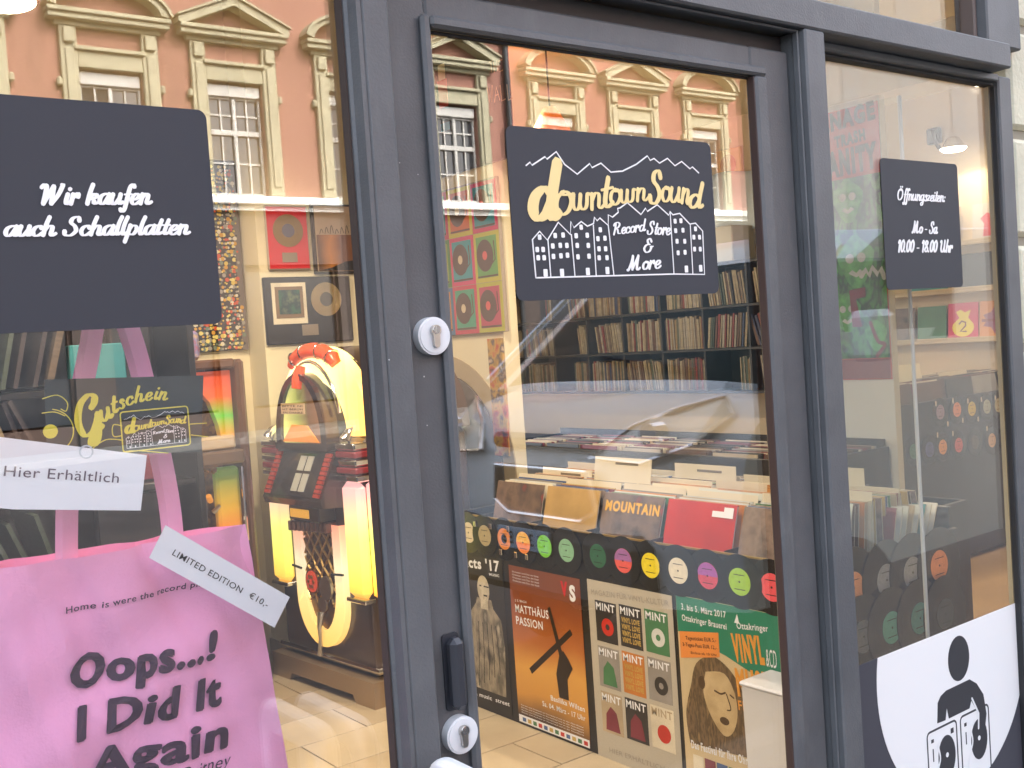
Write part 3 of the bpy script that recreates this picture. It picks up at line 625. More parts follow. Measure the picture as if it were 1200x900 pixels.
def sleeve(x, y, z, lean, col, label, group=None, t=.004, hgt=.31, wid=.31, rz=0., name='record_sleeve'):
    key = (col, t, hgt, wid)
    if key not in SLM: SLM[key] = sleeve_mesh(name, t, SM[col], EDGE, hgt, wid)
    o = bpy.data.objects.new(name, SLM[key]); C.objects.link(o); o.location = (x, y, z); o.rotation_euler = (0, lean, rz)
    return tag(o, label, 'record', group)
colsY = [.765, 1.096, 1.428, 1.76, 2.09]
colN = ['nearest the street', 'behind the red sleeve', 'behind the amber-lettered sleeve', 'behind the kraft sleeve', 'farthest from the street']
# showpieces: first sleeves of each column, leaning away from the street side
sleeve(2.58, 1.105, .668, R(17), 'red', 'bright red record sleeve with a white sticker, front of its column', t=.006)
o = tag(MB().prism([(0, 0), (.09, 0), (.09, .035), (.05, .035), (.05, .02), (0, .02)], (2.6540, 1.05, .922), XP, .0008).build('price_sticker', PAPER), 'white price sticker on the corner of the red sleeve', 'sticker'); o.rotation_euler = (0, R(17), 0)
sleeve(2.58, .77, .668, R(18), 'mottled', 'mottled brown picture sleeve, nearest front record at the right end', t=.006)
sleeve(2.58, 1.44, .668, R(18), 'darkpic', 'dark picture sleeve with yellow block lettering, left of the red sleeve', t=.006)
q = C.objects[-1]
t_ = MB(); text(t_, 'MOUNTAIN', (-.14, .245), (.14, .245), .035, (0, 0, 0), XP, .05); t_.build('lettering', mat('amber_print', (.75, .42, .03), .5), None)
tq = C.objects[-1]; tq.data.transform(Matrix.Identity(4)); tq.location = (tq.location.x-0, tq.location.y, tq.location.z); tq.parent = q
sleeve(2.58, 1.765, .668, R(16), 'kraft', 'plain kraft brown sleeve with a round hole showing', t=.006)
hq = C.objects[-1]
MB().disc(0, .035, .035, (-.0008, 0, 0), XP, .0008, 24).build('centre_hole', BLACK, None); C.objects[-1].location = (-.001, 0, .0); hq2 = C.objects[-1]; hq2.location = (-.001, 0, .001); hq2.parent = hq
sleeve(2.58, 2.09, .668, R(15), 'darkpic', 'dark brown shrink-wrapped sleeve with a red corner, fourth column back')
# the packed rows behind, leaning both ways, with cream divider cards
kinds = ['grey', 'brown', 'tan', 'dark', 'cream', 'ochre', 'wine', 'blue', 'pale', 'mottled', 'green', 'orange']
G1 = 'records packed in the counter by the door'
for ci, y in enumerate(colsY):
    x = 2.61; n = 0
    while x < 3.22:
        le = R(14)-R(24)*(x-2.63)/.6+random.uniform(-.03, .03)
        if n % 9 == 4:
            hh = random.uniform(.325, .345)
            key = ('card', round(hh, 2))
            if key not in SLM: SLM[key] = sleeve_mesh('divider_card', .0018, CARD, CARD, hh, .318)
            o = bpy.data.objects.new('divider_card', SLM[key]); C.objects.link(o); o.location = (x, y+random.uniform(-.004, .004), .662); o.rotation_euler = (0, le, 0)
            tag(o, 'cream divider card among the records in the door counter, column %s' % colN[ci], 'divider card', 'divider cards in the counter by the door'); x += .004
        else:
            sleeve(x, y+random.uniform(-.004, .004), .664, le, random.choice(kinds), 'record packed upright in the door counter, column %s' % colN[ci], G1, t=random.choice((.004, .006)), wid=random.choice((.305, .31, .312)))
            x += random.uniform(.016, .03)
        n += 1
def card(x, y, z0, le, h, w_, label, m_=CARD, txt=None):
    b = MB(); b.box(0, .002, -w_/2, w_/2, 0, h)
    me_o = b.build('divider_card', m_, None, origin=(0, 0, 0)); me_o.location = (x, y, z0); me_o.rotation_euler = (0, le, 0); tag(me_o, label, 'divider card')
    t_ = MB(); t_.box(-.0009, -.0003, -w_*.28, w_*.12, h-.028, h-.019); k = t_.build('typed_line', mat('typed_grey', (.2, .17, .13), .6), None, origin=(0, 0, 0)); k.parent = me_o
    return me_o
card(2.80, 1.69, .66, R(9), .41, .32, 'tall cream divider card standing highest in the middle of the counter')
card(2.83, 2.05, .66, R(8), .345, .318, 'cream divider card near the far end of the counter by the wall')
card(3.02, 1.42, .66, R(2), .37, .31, 'cream divider card just right of the tallest one')
card(3.08, .93, .66, R(0), .385, .36, 'wide cream divider card at the back of the street end of the counter')
card(2.72, 1.31, .664, R(14), .335, .318, 'cream divider card directly behind the red sleeve')
card(2.70, 1.06, .664, R(14), .335, .318, 'pale divider card behind the right edge of the red sleeve', mat('pale_card', (.66, .7, .66), .5))
card(2.68, .74, .664, R(18), .335, .3, 'pale green-white divider card behind the mottled brown sleeve', mat('pale_card', (.66, .7, .66), .5))
sleeve(2.86, .86, .69, R(8), 'orangepic', 'orange shrink-wrapped sleeve sticking up at the right of the counter', t=.006)
# vinyl singles pinned along the top of the counter front
VIN = mat('black_vinyl', (.012, .012, .013), .22, bump=(300, .05))
VIN2 = bpy.data.materials['black_vinyl']
def single(y, z, cols, label, x=2.5485, r=.0875, fr_=XP, org=None, lr=.5):
    org = org or (x, 0, 0); u = -y if fr_ is XP else y
    base = Vector(org)
    b = MB(); b.disc(u, z, r, base, fr_, .0018, 40)
    for q_ in (.95, .86, .78, .7, .62): b.disc(u, z, r*q_, base, fr_, .0022, 40, hole=.985)
    o = tag(b.build('vinyl_single', VIN), label, 'record')
    l = MB(); nrm = Vector(fr_[2]); R_ = r*lr
    if len(cols) == 1: l.disc(u, z, R_, base+nrm*.0018, fr_, .0007, 28)
    elif cols[1] == 'ring': l.disc(u, z, R_, base+nrm*.0018, fr_, .0007, 28, hole=.45)
    else:
        l.disc(u, z, R_, base+nrm*.0018, fr_, .0007, 28, k=0)
        P = [(u+R_*.99*math.cos(R(a)), z+R_*.99*math.sin(R(a))) for a in range(0, 181, 12)]
        l.prism(P, base+nrm*.0025, fr_, .0003, 1)
    ms = [mat('label_%02d%02d%02d' % tuple(int(c*99) for c in k), k, .4, nz=(60, .1)) for k in cols if k != 'ring']
    lo = l.build('label', ms, o)
    i = MB(); i.disc(u, z, .0035, base+nrm*.0029, fr_, .0004, 12)
    for a in (-.55, .5): i.box(*(sorted((base.x+nrm.x*.0028-(.0002), base.x+nrm.x*.0031)) if fr_ is XP else sorted((u-R_*.5, u+R_*.5))), *(sorted((y-R_*.5, y+R_*.5)) if fr_ is XP else sorted((base.y-.0031, base.y-.0028))), z+a*R_-.0012, z+a*R_+.0012)
    i.build('label_print', BLACK, lo)
    return o
sc_ = [(2.328, [(.72, .62, .45)], 'single with a cream label, farthest left in the row on the counter front'), (2.209, [(.42, .34, .2)], 'single with a tan label, second in the row on the counter front'),
 (2.079, [(.75, .25, .04), 'ring'], 'single with an orange ring label and open centre, on the counter front'), (1.951, [(.85, .25, .06), (.85, .5, .1)], 'single with an orange and amber label on the counter front'),
 (1.821, [(.2, .62, .06)], 'single with a bright green label on the counter front'), (1.688, [(.25, .5, .32)], 'single with a pale-rimmed green label on the counter front'),
 (1.514, [(.03, .13, .07)], 'single with a dark green label on the counter front'), (1.379, [(.8, .12, .1), (.35, .15, .4)], 'single with a red label turning violet at the top'),
 (1.246, [(.85, .7, .03)], 'single with a plain yellow label on the counter front'), (1.114, [(.78, .74, .62)], 'single with a white label above the pale magazine poster edge'),
 (.986, [(.65, .08, .15), (.4, .12, .5)], 'single with a crimson and purple label on the counter front'), (.851, [(.35, .62, .05)], 'single with a lime green label above the concert poster'),
 (.727, [(.85, .1, .12)], 'single with a pinkish red label, nearest the door frame')]
for i, (y, c_, lab) in enumerate(sc_):
    o = single(y, .756-.0005*i, c_, lab, x=2.5488+(-.0024 if i % 2 else 0))
for i, y in enumerate((2.27, 2.16, 2.04, 2.27-.17, 2.0, 1.93)):
    z = .8 if i < 3 else .70
    tag(MB().bbox(2.538, 2.546, y-.009, y+.009, z-.012, z+.012, .002).build('clip', CHROME), 'small chrome clip holding the singles on the counter front', 'clip', 'chrome clips on the counter front')
# posters on the counter front
def poster(name, y1, y0, z0, z1, m_, label, x=2.549):
    "y1 = left edge seen from the shop (far), y0 = right edge (near)"
    return tag(MB().box(x-.0012, x, y0, y1, z0, z1).build(name, m_), label, 'poster')
PX = (2.5476, 0, 0)
def u_(y): return -y
PBW = blotch_mat('sepia_photo', [(.05, .045, .035), (.35, .3, .22), (.1, .09, .07), (.62, .55, .42)], 12, .5, (1, 1, .5))
PBL = blotch_mat('sepia_light', [(.35, .3, .22), (.62, .56, .43), (.45, .4, .3), (.7, .63, .5)], 14, .5)
p1 = poster('concert_poster', 2.43, 2.105, .02, .668, mat('poster_black', (.02, .018, .016), .45), 'dark poster with a sepia singer photograph, far left on the counter front')
b = MB(); text(b, "Acts '17", (u_(2.40), .605), (u_(2.125), .615), .042, PX, XP, .035); text(b, 'MUSIC', (u_(2.2), .59), (u_(2.13), .592), .01, PX, XP, .02)
text(b, 'live music  street', (u_(2.4), .05), (u_(2.12), .058), .017, PX, XP, .02); b.build('lettering', PAPER, p1)
b = MB(); b.prism([(u_(2.36), .09), (u_(2.37), .3), (u_(2.35), .42), (u_(2.31), .46), (u_(2.3), .485), (u_(2.2), .485), (u_(2.19), .45), (u_(2.14), .41), (u_(2.125), .3), (u_(2.14), .09)], PX, XP, .0004); b.build('jacket', PBW, p1)
b = MB(); b.disc(u_(2.25), .525, .042, (PX[0]-.0004, 0, 0), XP, .0004, 24, r2=.058); b.prism([(u_(2.275), .44), (u_(2.225), .44), (u_(2.225), .5), (u_(2.275), .5)], (PX[0]-.0004, 0, 0), XP, .0003); b.build('face', PBL, p1)
b = MB(); b.box(PX[0]-.0012, PX[0]-.0008, 2.21, 2.245, .535, .541); b.box(PX[0]-.0012, PX[0]-.0008, 2.225, 2.25, .496, .503); b.box(PX[0]-.0012, PX[0]-.0008, 2.262, 2.275, .535, .541)
for k in range(5): b.stroke([(u_(2.33-.04*k), .1+.02*k), (u_(2.31-.035*k), .25), (u_(2.3-.03*k), .38)], .004, (PX[0]-.0004, 0, 0), XP, .0003)
b.build('dark_lines', BLACK, p1)
p2 = poster('concert_poster', 2.063, 1.627, .01, .652, ramp_mat('amber_sky', [(.04, .022, .015), (.06, .03, .02), (.62, .3, .06), (.7, .36, .08), (.45, .14, .03), (.28, .07, .02), (.2, .06, .03)], 2, 0, .64, wob=.25), 'orange passion concert poster with a dark cross, left middle of the counter front')
b = MB(); text(b, 'MATTHÄUS', (u_(2.035), .464), (u_(1.825), .470), .032, PX, XP, .015); text(b, 'PASSION', (u_(2.035), .415), (u_(1.865), .420), .032, PX, XP, .015)
text(b, 'J. S. BACH', (u_(2.035), .508), (u_(1.96), .51), .009, PX, XP, .01); text(b, 'S', (u_(1.69), .565), (u_(1.655), .565), .055, PX, XP, .05)
text(b, 'Basilika Wilten', (u_(1.845), .147), (u_(1.645), .147), .02, PX, XP, .02); text(b, 'Sa. 04. März - 17 Uhr', (u_(1.90), .112), (u_(1.645), .112), .02, PX, XP, .012)
for k in range(4): text(b, 'Orchester und Chor der Stadt', (u_(2.04), .625-.012*k), (u_(1.87), .625-.012*k), .006, PX, XP)
for k in range(4): text(b, 'Karten und Auskunft im Vorverkauf und an der Abendkasse', (u_(2.04), .082-.01*k), (u_(1.66), .082-.01*k), .005, PX, XP)
b.build('lettering', PAPER, p2)
b = MB(); text(b, 'V', (u_(1.74), .578), (u_(1.70), .578), .05, PX, XP, .06); b.build('red_letter', mat('red_print', (.6, .02, .02), .5), p2)
b = MB(); c0 = (PX[0], 0, 0)
b.prism([(u_(1.97), .247), (u_(1.955), .227), (u_(1.688), .432), (u_(1.70), .452)], c0, XP, .0004); b.prism([(u_(1.828), .512), (u_(1.812), .52), (u_(1.735), .29), (u_(1.76), .285)], (c0[0]-.0005, 0, 0), XP, .0003)
b.prism([(u_(1.79), .17), (u_(1.80), .26), (u_(1.775), .335), (u_(1.75), .36), (u_(1.72), .33), (u_(1.70), .3), (u_(1.735), .25), (u_(1.735), .17)], (c0[0]-.001, 0, 0), XP, .0004); b.build('figure_with_cross', mat('silhouette', (.025, .015, .01), .5), p2)
b = MB(); b.box(PX[0]-.0004, PX[0], 1.63, 2.06, .012, .042); b.build('sponsor_strip', PAPER, p2)
b = MB()
for k, c_ in enumerate(range(12)): b.box(PX[0]-.0008, PX[0]-.0004, 1.64+.034*k, 1.64+.034*k+.022, .018, .034, k % 4)
b.build('sponsor_marks', [SM['red'], SM['green'], SM['ochre'], SM['blue']], p2)
p3 = poster('magazine_poster', 1.585, 1.155, -.0, .660, mat('poster_pale', (.5, .46, .38), .5), 'pale grey poster of nine small magazine covers on the counter front')
b = MB(); text(b, 'MAGAZIN FÜR VINYL-KULTUR', (u_(1.565), .605), (u_(1.17), .622), .02, PX, XP, 0); text(b, 'HIER ERHÄLTLICH', (u_(1.52), .028), (u_(1.24), .035), .018, PX, XP, 0); b.build('heading', mat('grey_print', (.34, .31, .26), .5), p3)
cov = [('dark', 'red'), ('dark', 'ochre'), ('green', 'pale'), ('grey', 'green'), ('orange', 'ochre'), ('grey', 'dark'), ('tan', 'wine'), ('dark', 'wine'), ('cream', 'red')]
for i in range(9):
    r_, c_ = divmod(i, 3); yl = 1.548-.128*c_; zt = .588-.168*r_+.004*c_; w2 = .112; h2 = .150
    cvr = MB().box(PX[0]-.0006, PX[0], yl-w2, yl, zt-h2, zt).build('magazine_cover', SM[cov[i][0]], p3)
    t_ = MB(); text(t_, 'MINT', (u_(yl-.006), zt-.034), (u_(yl-w2+.006), zt-.034), .027, (PX[0]-.0007, 0, 0), XP, .02); t_.build('lettering', PAPER if i != 8 else SM['tan'], cvr)
    t_ = MB()
    if i in (0, 2, 5, 8): t_.disc(u_(yl-w2*.55), zt-.092, .032, (PX[0]-.0008, 0, 0), XP, .0004, 24, hole=(.35 if i != 8 else 0))
    elif i in (1, 4): 
        for k in range(4): text(t_, 'VINYL LOVE', (u_(yl-.01), zt-.062-.024*k), (u_(yl-w2+.01), zt-.062-.024*k), .017, (PX[0]-.0008, 0, 0), XP, .04)
    else: t_.prism([(u_(yl-.02), zt-.14), (u_(yl-.025), zt-.08), (u_(yl-.05), zt-.05), (u_(yl-.08), zt-.07), (u_(yl-.095), zt-.14)], (PX[0]-.0008, 0, 0), XP, .0004)
    t_.build('cover_picture', SM[cov[i][1]], cvr)
p4 = poster('festival_poster', 1.136, .69, .0, .668, mat('poster_sand', (.62, .5, .3), .5, nz=(4, .1)), 'green and sand festival poster with a long-haired singer, right on the counter front')
b = MB(); b.prism([(u_(1.135), .667), (u_(.691), .667), (u_(.691), .42), (u_(.93), .50), (u_(1.135), .545)], PX, XP, .0003); b.box(PX[0]-.0004, PX[0], .74, 1.135, .001, .045); b.build('green_field', mat('poster_green', (.02, .22, .13), .5), p4)
PX2 = (PX[0]-.0005, 0, 0)
b = MB(); text(b, '3. bis 5. März 2017', (u_(1.112), .622), (u_(.918), .625), .02, PX2, XP, .015); text(b, 'Ottakringer Brauerei', (u_(1.112), .585), (u_(.918), .587), .02, PX2, XP, .015)
text(b, 'Ottakringer', (u_(.875), .598), (u_(.75), .61), .02, PX2, XP, .015); b.prism([(u_(.885), .615), (u_(.865), .615), (u_(.872), .645)], PX2, XP, .0004)
text(b, '&CD', (u_(.765), .50), (u_(.725), .5), .055, PX2, XP, .0); text(b, 'Das Festival für Ihre Ohren und', (u_(1.105), .155), (u_(.8), .165), .026, PX2, XP, .03); b.build('white_lettering', PAPER, p4)
b = MB(); text(b, 'VINYL', (u_(.895), .495), (u_(.77), .508), .078, PX2, XP, .06); text(b, 'MUSIC', (u_(.888), .385), (u_(.73), .40), .078, PX2, XP, .06); text(b, 'FESTIVAL', (u_(.888), .335), (u_(.73), .345), .03, PX2, XP, .02); b.build('orange_lettering', mat('orange_print', (.75, .33, .05), .5), p4)
b = MB(); b.prism([(u_(1.128), .545), (u_(.955), .57), (u_(.955), .49), (u_(1.128), .455)], PX2, XP, .0006); b.build('price_note', mat('orange_note', (.8, .28, .06), .5), p4)
b = MB(); text(b, 'Tagesticket EUR 5,-', (u_(1.1), .522), (u_(.965), .538), .012, (PX2[0]-.0007, 0, 0), XP, .01); text(b, '3-Tages-Pass EUR 12,-', (u_(1.115), .498), (u_(.965), .514), .012, (PX2[0]-.0007, 0, 0), XP, .01); text(b, 'Einlass ab 10 Uhr', (u_(1.08), .478), (u_(.965), .492), .008, (PX2[0]-.0007, 0, 0), XP, 0); b.build('note_lettering', BLACK, p4)
b = MB(); P = smoothline([(u_(1.11), .17), (u_(1.12), .27), (u_(1.09), .37), (u_(1.06), .45), (u_(.99), .487), (u_(.92), .46), (u_(.87), .4), (u_(.84), .32), (u_(.82), .25), (u_(.80), .19)], 4); b.prism(P, PX2, XP, .0004)
b.build('hair', blotch_mat('hair_print', [(.06, .04, .02), (.2, .13, .07), (.09, .06, .03), (.3, .2, .1)], 14, .5, (1, 3, 1)), p4)
b = MB(); b.prism(smoothline([(u_(1.02), .43), (u_(1.035), .36), (u_(1.01), .29), (u_(.96), .235), (u_(.92), .25), (u_(.895), .31), (u_(.9), .38), (u_(.94), .44), (u_(1.02), .43)], 4)[:-1], (PX2[0]-.0005, 0, 0), XP, .0004)
b.build('face', blotch_mat('face_print', [(.42, .3, .15), (.6, .46, .26), (.5, .37, .2), (.66, .52, .32)], 6, .5), p4)
b = MB(); c1 = (PX2[0]-.0011, 0, 0)
b.stroke(smoothline([(u_(.985), .375), (u_(.96), .37), (u_(.94), .378)]), .006, c1, XP, .0003); b.stroke(smoothline([(u_(.92), .375), (u_(.905), .368)]), .005, c1, XP, .0003)
b.stroke(smoothline([(u_(.935), .375), (u_(.92), .33), (u_(.935), .322)]), .004, c1, XP, .0003, lift=.0004); b.disc(u_(.95), .283, .02, c1, XP, .0003, 16, r2=.013); b.disc(u_(1.04), .39, .015, c1, XP, .0003, 16, r2=.022)
b.build('face_features', mat('brown_print', (.08, .045, .02), .5), p4)
b = MB()
for k in range(6): b.box(PX2[0]-.0008, PX2[0]-.0003, 1.1-.052*k-.046, 1.1-.052*k, .052, .135, k % 4)
b.build('photo_strip', [SM['cream'], SM['wine'], SM['blue'], SM['green']], p4)
# street end of the counter: LPs pinned to the board
def lp(x, z, cols, label, lift=0): return single(x, z, cols, label, r=.125, fr_=YP, org=(0, .549-lift, 0), lr=.4)
lp(2.705, .742, [(.85, .33, .12)], 'LP with an orange label at the left corner of the counter end')
lp(2.868, .737, [(.36, .35, .38)], 'LP with a grey label, upper middle of the counter end', .0035)
lp(3.005, .735, [(.42, .41, .44)], 'LP with a paler grey label right behind the upright glass edge', .007)
lp(3.152, .731, [(.88, .33, .12)], 'LP with a bright orange label, upper right of the counter end', .0105)
lp(2.72, .595, [(.12, .13, .14)], 'LP with a nearly black label, lower left of the counter end', .014)
lp(2.862, .592, [(.09, .38, .3)], 'LP with a green label, lower middle of the counter end', .0175)
lp(3.01, .59, [(.06, .26, .26)], 'LP with a teal label, low behind the upright glass edge', .021)
lp(3.15, .575, [(.06, .07, .08)], 'LP with a black label, lower right of the counter end', .0245)
# small white storage tub on the floor
q = MB(); q.prism([(.01, 0), (.13, 0), (.14, .48), (0, .48)], (2.40, .74, .0), YP, .42); t_ = tag(q.build('plastic_tub', mat('milky_plastic', (.72, .73, .76), .25, nz=(3, .05))), 'milky white plastic storage tub in front of the festival poster', 'tub')
MB().bbox(2.395, 2.545, .31, .75, .48, .495, .006).build('lid', mat('milky_lid', (.6, .62, .68), .3), t_)
# =================================================================== JUKEBOX (front looks towards -X)
# built upright at the origin facing -y, then turned
jb = empty('jukebox', (0, 0, 0), 'tall bubble-tube jukebox glowing yellow, green and orange against the cream pier', 'jukebox')
JF = ((1, 0, 0), (0, 0, 1), (0, -1, 0))
WOOD = mat('dark_walnut', (.055, .032, .022), .28, nz=(3, .3), coat=.3)
def jbx(name, *a, m_=WOOD, bev=.006, par=None, smooth=False): return MB().bbox(*a, bev).build(name, m_, par or jb, smooth)
plb = MB(); plb.prism([(-.43, 0), (-.28, 0), (-.26, .035), (.26, .035), (.28, 0), (.43, 0), (.43, .115), (-.43, .115)], (0, .3, 0), JF, .66)
plb.build('plinth', mat('bronze_plinth', (.42, .31, .2), .35, .6), jb)
jbx('cabinet', -.40, .40, -.30, .30, .115, 1.17, bev=.03, smooth=True)
MB().tube([(-.41, -.31, .15), (.41, -.31, .15), (.41, .3, .15)], .014, 10).build('bumper_rail', CHROME, jb, True)
def arch(rx, rz, z0, n=24, w_=None): return [(rx*math.cos(R(180*i/n)), z0+rz*math.sin(R(180*i/n))) for i in range(n+1)]
bk = MB(); bk.prism(arch(.41, .41, 1.17, 28), (0, .3, 0), JF, .5); bk.build('arch_back', WOOD, jb, True)
# glowing arch plastics around the top
ga = MB(); n = 30
for i in range(n+1):
    a = R(180*i/n); ca, sa = math.cos(a), math.sin(a)
    for (rx, rz, y) in ((.395, .405, -.19), (.385, .395, -.25), (.34, .35, -.285), (.27, .29, -.29), (.235, .25, -.27), (.235, .25, -.19)):
        ga.v.append((rx*ca, y, 1.18+rz*sa))
for i in range(n):
    for j in range(5): a = 6*i+j; ga.f.append((a, a+1, a+7, a+6)); ga.m.append(0)
ga.build('arch_glow', ramp_mat('arch_plastic', [(.25, .75, .1), (.75, .8, .2), (.95, .72, .28), (.98, .85, .45), (.95, .72, .28), (.85, .8, .25), (.98, .5, .1)], 0, -.4, .4, emit=.3, wob=.25), jb, True)
for sgn in (-1, 1):
    x0, x1 = sorted((sgn*.25, sgn*.40))
    jbx('tube_column', x0, x1, -.345, -.29, .47, .98, m_=ramp_mat('tube_plastic', [(.98, .25, .03), (.98, .62, .08), (.9, .85, .15), (.75, .85, .2), (.92, .6, .35), (.9, .42, .4)], 2, .45, .98, emit=.14, wob=.15), bev=.025, smooth=True)
    jbx('tube_column', x0+.09*(sgn > 0), x1-.09*(sgn < 0), -.29, -.1, .47, .98, m_=MC['tube_plastic'], bev=.01)
    cap = MB()
    for k, z in enumerate((1.0, 1.035, 1.07, 1.105, 1.14)): cap.bbox(x0-.003, x1+.003, -.352, -.2, z-.015, z+.015, .006, k=k % 2)
    cap.build('column_band', [CHROME, mat('maroon_band', (.25, .02, .03), .3)], jb)
    MB().tube([(sgn*.33, -.35, 1.17), (sgn*.33, -.33, 1.2), (sgn*.33, -.30, 1.22)], [.028, .022, .008], 12).build('column_finial', CHROME, jb, True)
    MB().bbox(x0, x1, -.35, -.29, .45, .47, .004).build('column_foot', CHROME, jb)
# crown of red plastic with chrome straps
cr_ = MB(); cr_.tube([(.0+.20*math.sin(R(a)), -.27, 1.465+.105*math.cos(R(a))) for a in range(-70, 71, 14)], [.026, .032, .035, .036, .037, .037, .037, .036, .035, .032, .026], 14)
cr_.build('crown', mat('red_plastic', (.75, .09, .03), .2, emit=((.9, .12, .03), .04)), jb, True)
st_ = MB()
for a_ in (-50, -20, 20, 50):
    c_ = Vector((.20*math.sin(R(a_)), -.27, 1.465+.105*math.cos(R(a_)))); t_ = Vector((.20*math.cos(R(a_)), 0, -.105*math.sin(R(a_)))).normalized(); n_ = Vector((0, 1, 0)); m_ = t_.cross(n_)
    st_.tube([c_+(n_*math.cos(R(k))+m_*math.sin(R(k)))*.038 for k in range(0, 361, 30)], .005, 6)
st_.tube([(.24*math.cos(R(a)), -.30, 1.2+.32*math.sin(R(a))) for a in range(15, 166, 10)], .008, 8)
st_.build('crown_strap', CHROME, jb, True)
cm = MB(); cm.tube([(0, -.34, 1.50), (0, -.36, 1.44), (0, -.37, 1.40)], [.022, .03, .024], 10); cm.build('crown_drop', mat('red_plastic', (.8, .06, .02), .2), jb, True)
# dark arched window standing proud, lit inside
aw = MB(); outer = [(-.215, 1.14)]+[(-.215*math.cos(R(a)), 1.16+.31*math.sin(R(a))) for a in range(0, 181, 9)]+[(.215, 1.14)]; inner = [(p[0]*.80, 1.152+(p[1]-1.14)*.88) for p in outer]
no = len(outer)
for y in (-.30, -.37):
    aw.v += [(p[0], y, p[1]) for p in outer]+[(p[0], y, p[1]) for p in inner]
for i in range(no-1):
    o0, i0, o1, i1 = i, no+i, 2*no+i, 3*no+i
    aw.f += [(o1, o1+1, i1+1, i1), (o0, o0+1, o1+1, o1), (i0, i1, i1+1, i0+1)]; aw.m += [0]*3
awo = aw.build('window_frame', mat('black_brown_gloss', (.03, .018, .015), .2, coat=.5), jb, True)
MB().box(-.22, .22, -.375, -.295, 1.12, 1.152).build('window_sill', mat('black_brown_gloss'), jb)
MB().prism([(p[0]*.98, p[1]) for p in inner], (0, -.352, 0), JF, .004).build('window_interior', ramp_mat('window_glow', [(.95, .75, .15), (.8, .8, .25), (.35, .4, .1), (.12, .07, .04), (.2, .1, .05)], 0, -.2, .2, emit=.1, wob=.2), jb)
MB().prism([(-.17, 1.155), (.14, 1.155), (.05, 1.23), (-.08, 1.235)], (0, -.3565, 0), JF, .006).build('record_deck', mat('orange_deck', (.8, .3, .05), .3, emit=((.9, .3, .03), .06)), jb)
nt_ = MB().box(-.145, .06, -.374, -.371, 1.285, 1.335).build('paper_note', mat('cream_note', (.75, .6, .42), .6), jb)
b = MB()
for k in range(3): text(b, 'BITTE NICHT BERÜHREN DANKE'[k*9:k*9+8].strip() or 'BITTE', (-.13, 1.318-.015*k), (.045, 1.318-.015*k), .008, (0, -.3742, 0), JF, .01)
b.build('note_lettering', BLACK, nt_)
# slanted selector panel
sp = MB(); A = [(-.25, -.345, 1.115), (.25, -.345, 1.115), (.25, -.445, .905), (-.25, -.445, .905), (-.25, -.3, 1.115), (.25, -.3, 1.115), (.25, -.3, .865), (-.25, -.3, .865), (.25, -.435, .875), (-.25, -.435, .875)]
sp.add(A, [(0, 3, 2, 1), (4, 0, 1, 5), (3, 9, 8, 2), (9, 7, 6, 8), (0, 4, 7, 9, 3), (1, 2, 8, 6, 5)]); spo = sp.build('selector_panel', mat('black_brown_gloss'), jb)
def onp(u, v, w=0.): # point on the slanted face, u across (-1..1), v down 0..1
    x = .25*u; y = -.345-.10*v; z = 1.115-.21*v; return (x, y-.903*w, z+.43*w)
def slab(mb, u0, u1, v0, v1, w0, w1, k=None):
    vs = [onp(u, v_, w_) for w_ in (w0, w1) for v_ in (v0, v1) for u in (u0, u1)]; mb.add(vs, [(0, 1, 3, 2), (4, 6, 7, 5), (0, 4, 5, 1), (2, 3, 7, 6), (0, 2, 6, 4), (1, 5, 7, 3)], k)
b = MB(); slab(b, -.72, .72, .06, .94, .001, .006); b.build('selector_glass', mat('selector_dark', (.03, .025, .025), .1), spo)
b = MB()
for u in (-.05, .2):
    for v0, v1 in ((.12, .42), (.48, .84)): slab(b, u, u+.2, v0, v1, .006, .009)
b.build('title_card', mat('grey_card', (.5, .52, .5), .5), spo)
b = MB()
for k in range(10): slab(b, -.93, -.76, .05+.09*k, .12+.09*k, .001, .012); slab(b, .76, .93, .05+.09*k, .12+.09*k, .001, .012)
b.build('selector_keys', mat('red_keys', (.4, .05, .03), .3), spo)
jbx('coin_box', -.12, .14, -.39, -.3, .795, .865, m_=mat('dark_steel', (.06, .05, .05), .3, .5))
jbx('amber_window', -.10, .06, -.396, -.389, .81, .85, m_=mat('amber_glow', (.8, .42, .05), .3, emit=((.9, .45, .05), .08)), bev=.003)
b = MB()
for k in range(9): b.bbox(-.12+.03*k, -.1+.03*k, -.40+.005*k, -.3, .745, .79, .003)
b.build('coin_ribs', mat('brown_ribs', (.16, .08, .06), .35), jb)
# grille: U-shaped peach light around a gold lattice
U0 = [(-.21, .78), (-.21, .45)]+[(-.21*math.cos(R(a)), .42-.21*math.sin(R(a))*1.05) for a in range(0, 181, 10)]+[(.21, .45), (.21, .78)]
U1 = [(p[0]*.62, max(p[1], 0)+(.075 if p[1] < .42 else 0)) for p in U0]
b = MB(); n = len(U0)
for i, (p, q) in enumerate(zip(U0, U1)): b.v += [(p[0], -.302, p[1]), (p[0]*.95, -.33, p[1]), (q[0]*1.05, -.33, q[1]), (q[0], -.302, q[1])]
for i in range(n-1):
    for j in range(3): a = 4*i+j; b.f.append((a, a+1, a+5, a+4)); b.m.append(0)
b.build('grille_glow', ramp_mat('peach_plastic', [(1., .55, .12), (1., .7, .25), (.85, .75, .5), (.98, .35, .22)], 2, .2, .78, emit=.12), jb, True)
b = MB(); b.prism([(-.13, .78), (-.13, .42), (-.09, .33), (0, .28), (.09, .33), (.13, .42), (.13, .78)], (0, -.303, 0), JF, .004); b.build('grille_back', mat('grille_brown', (.2, .11, .03), .3, .7), jb)
b = MB()
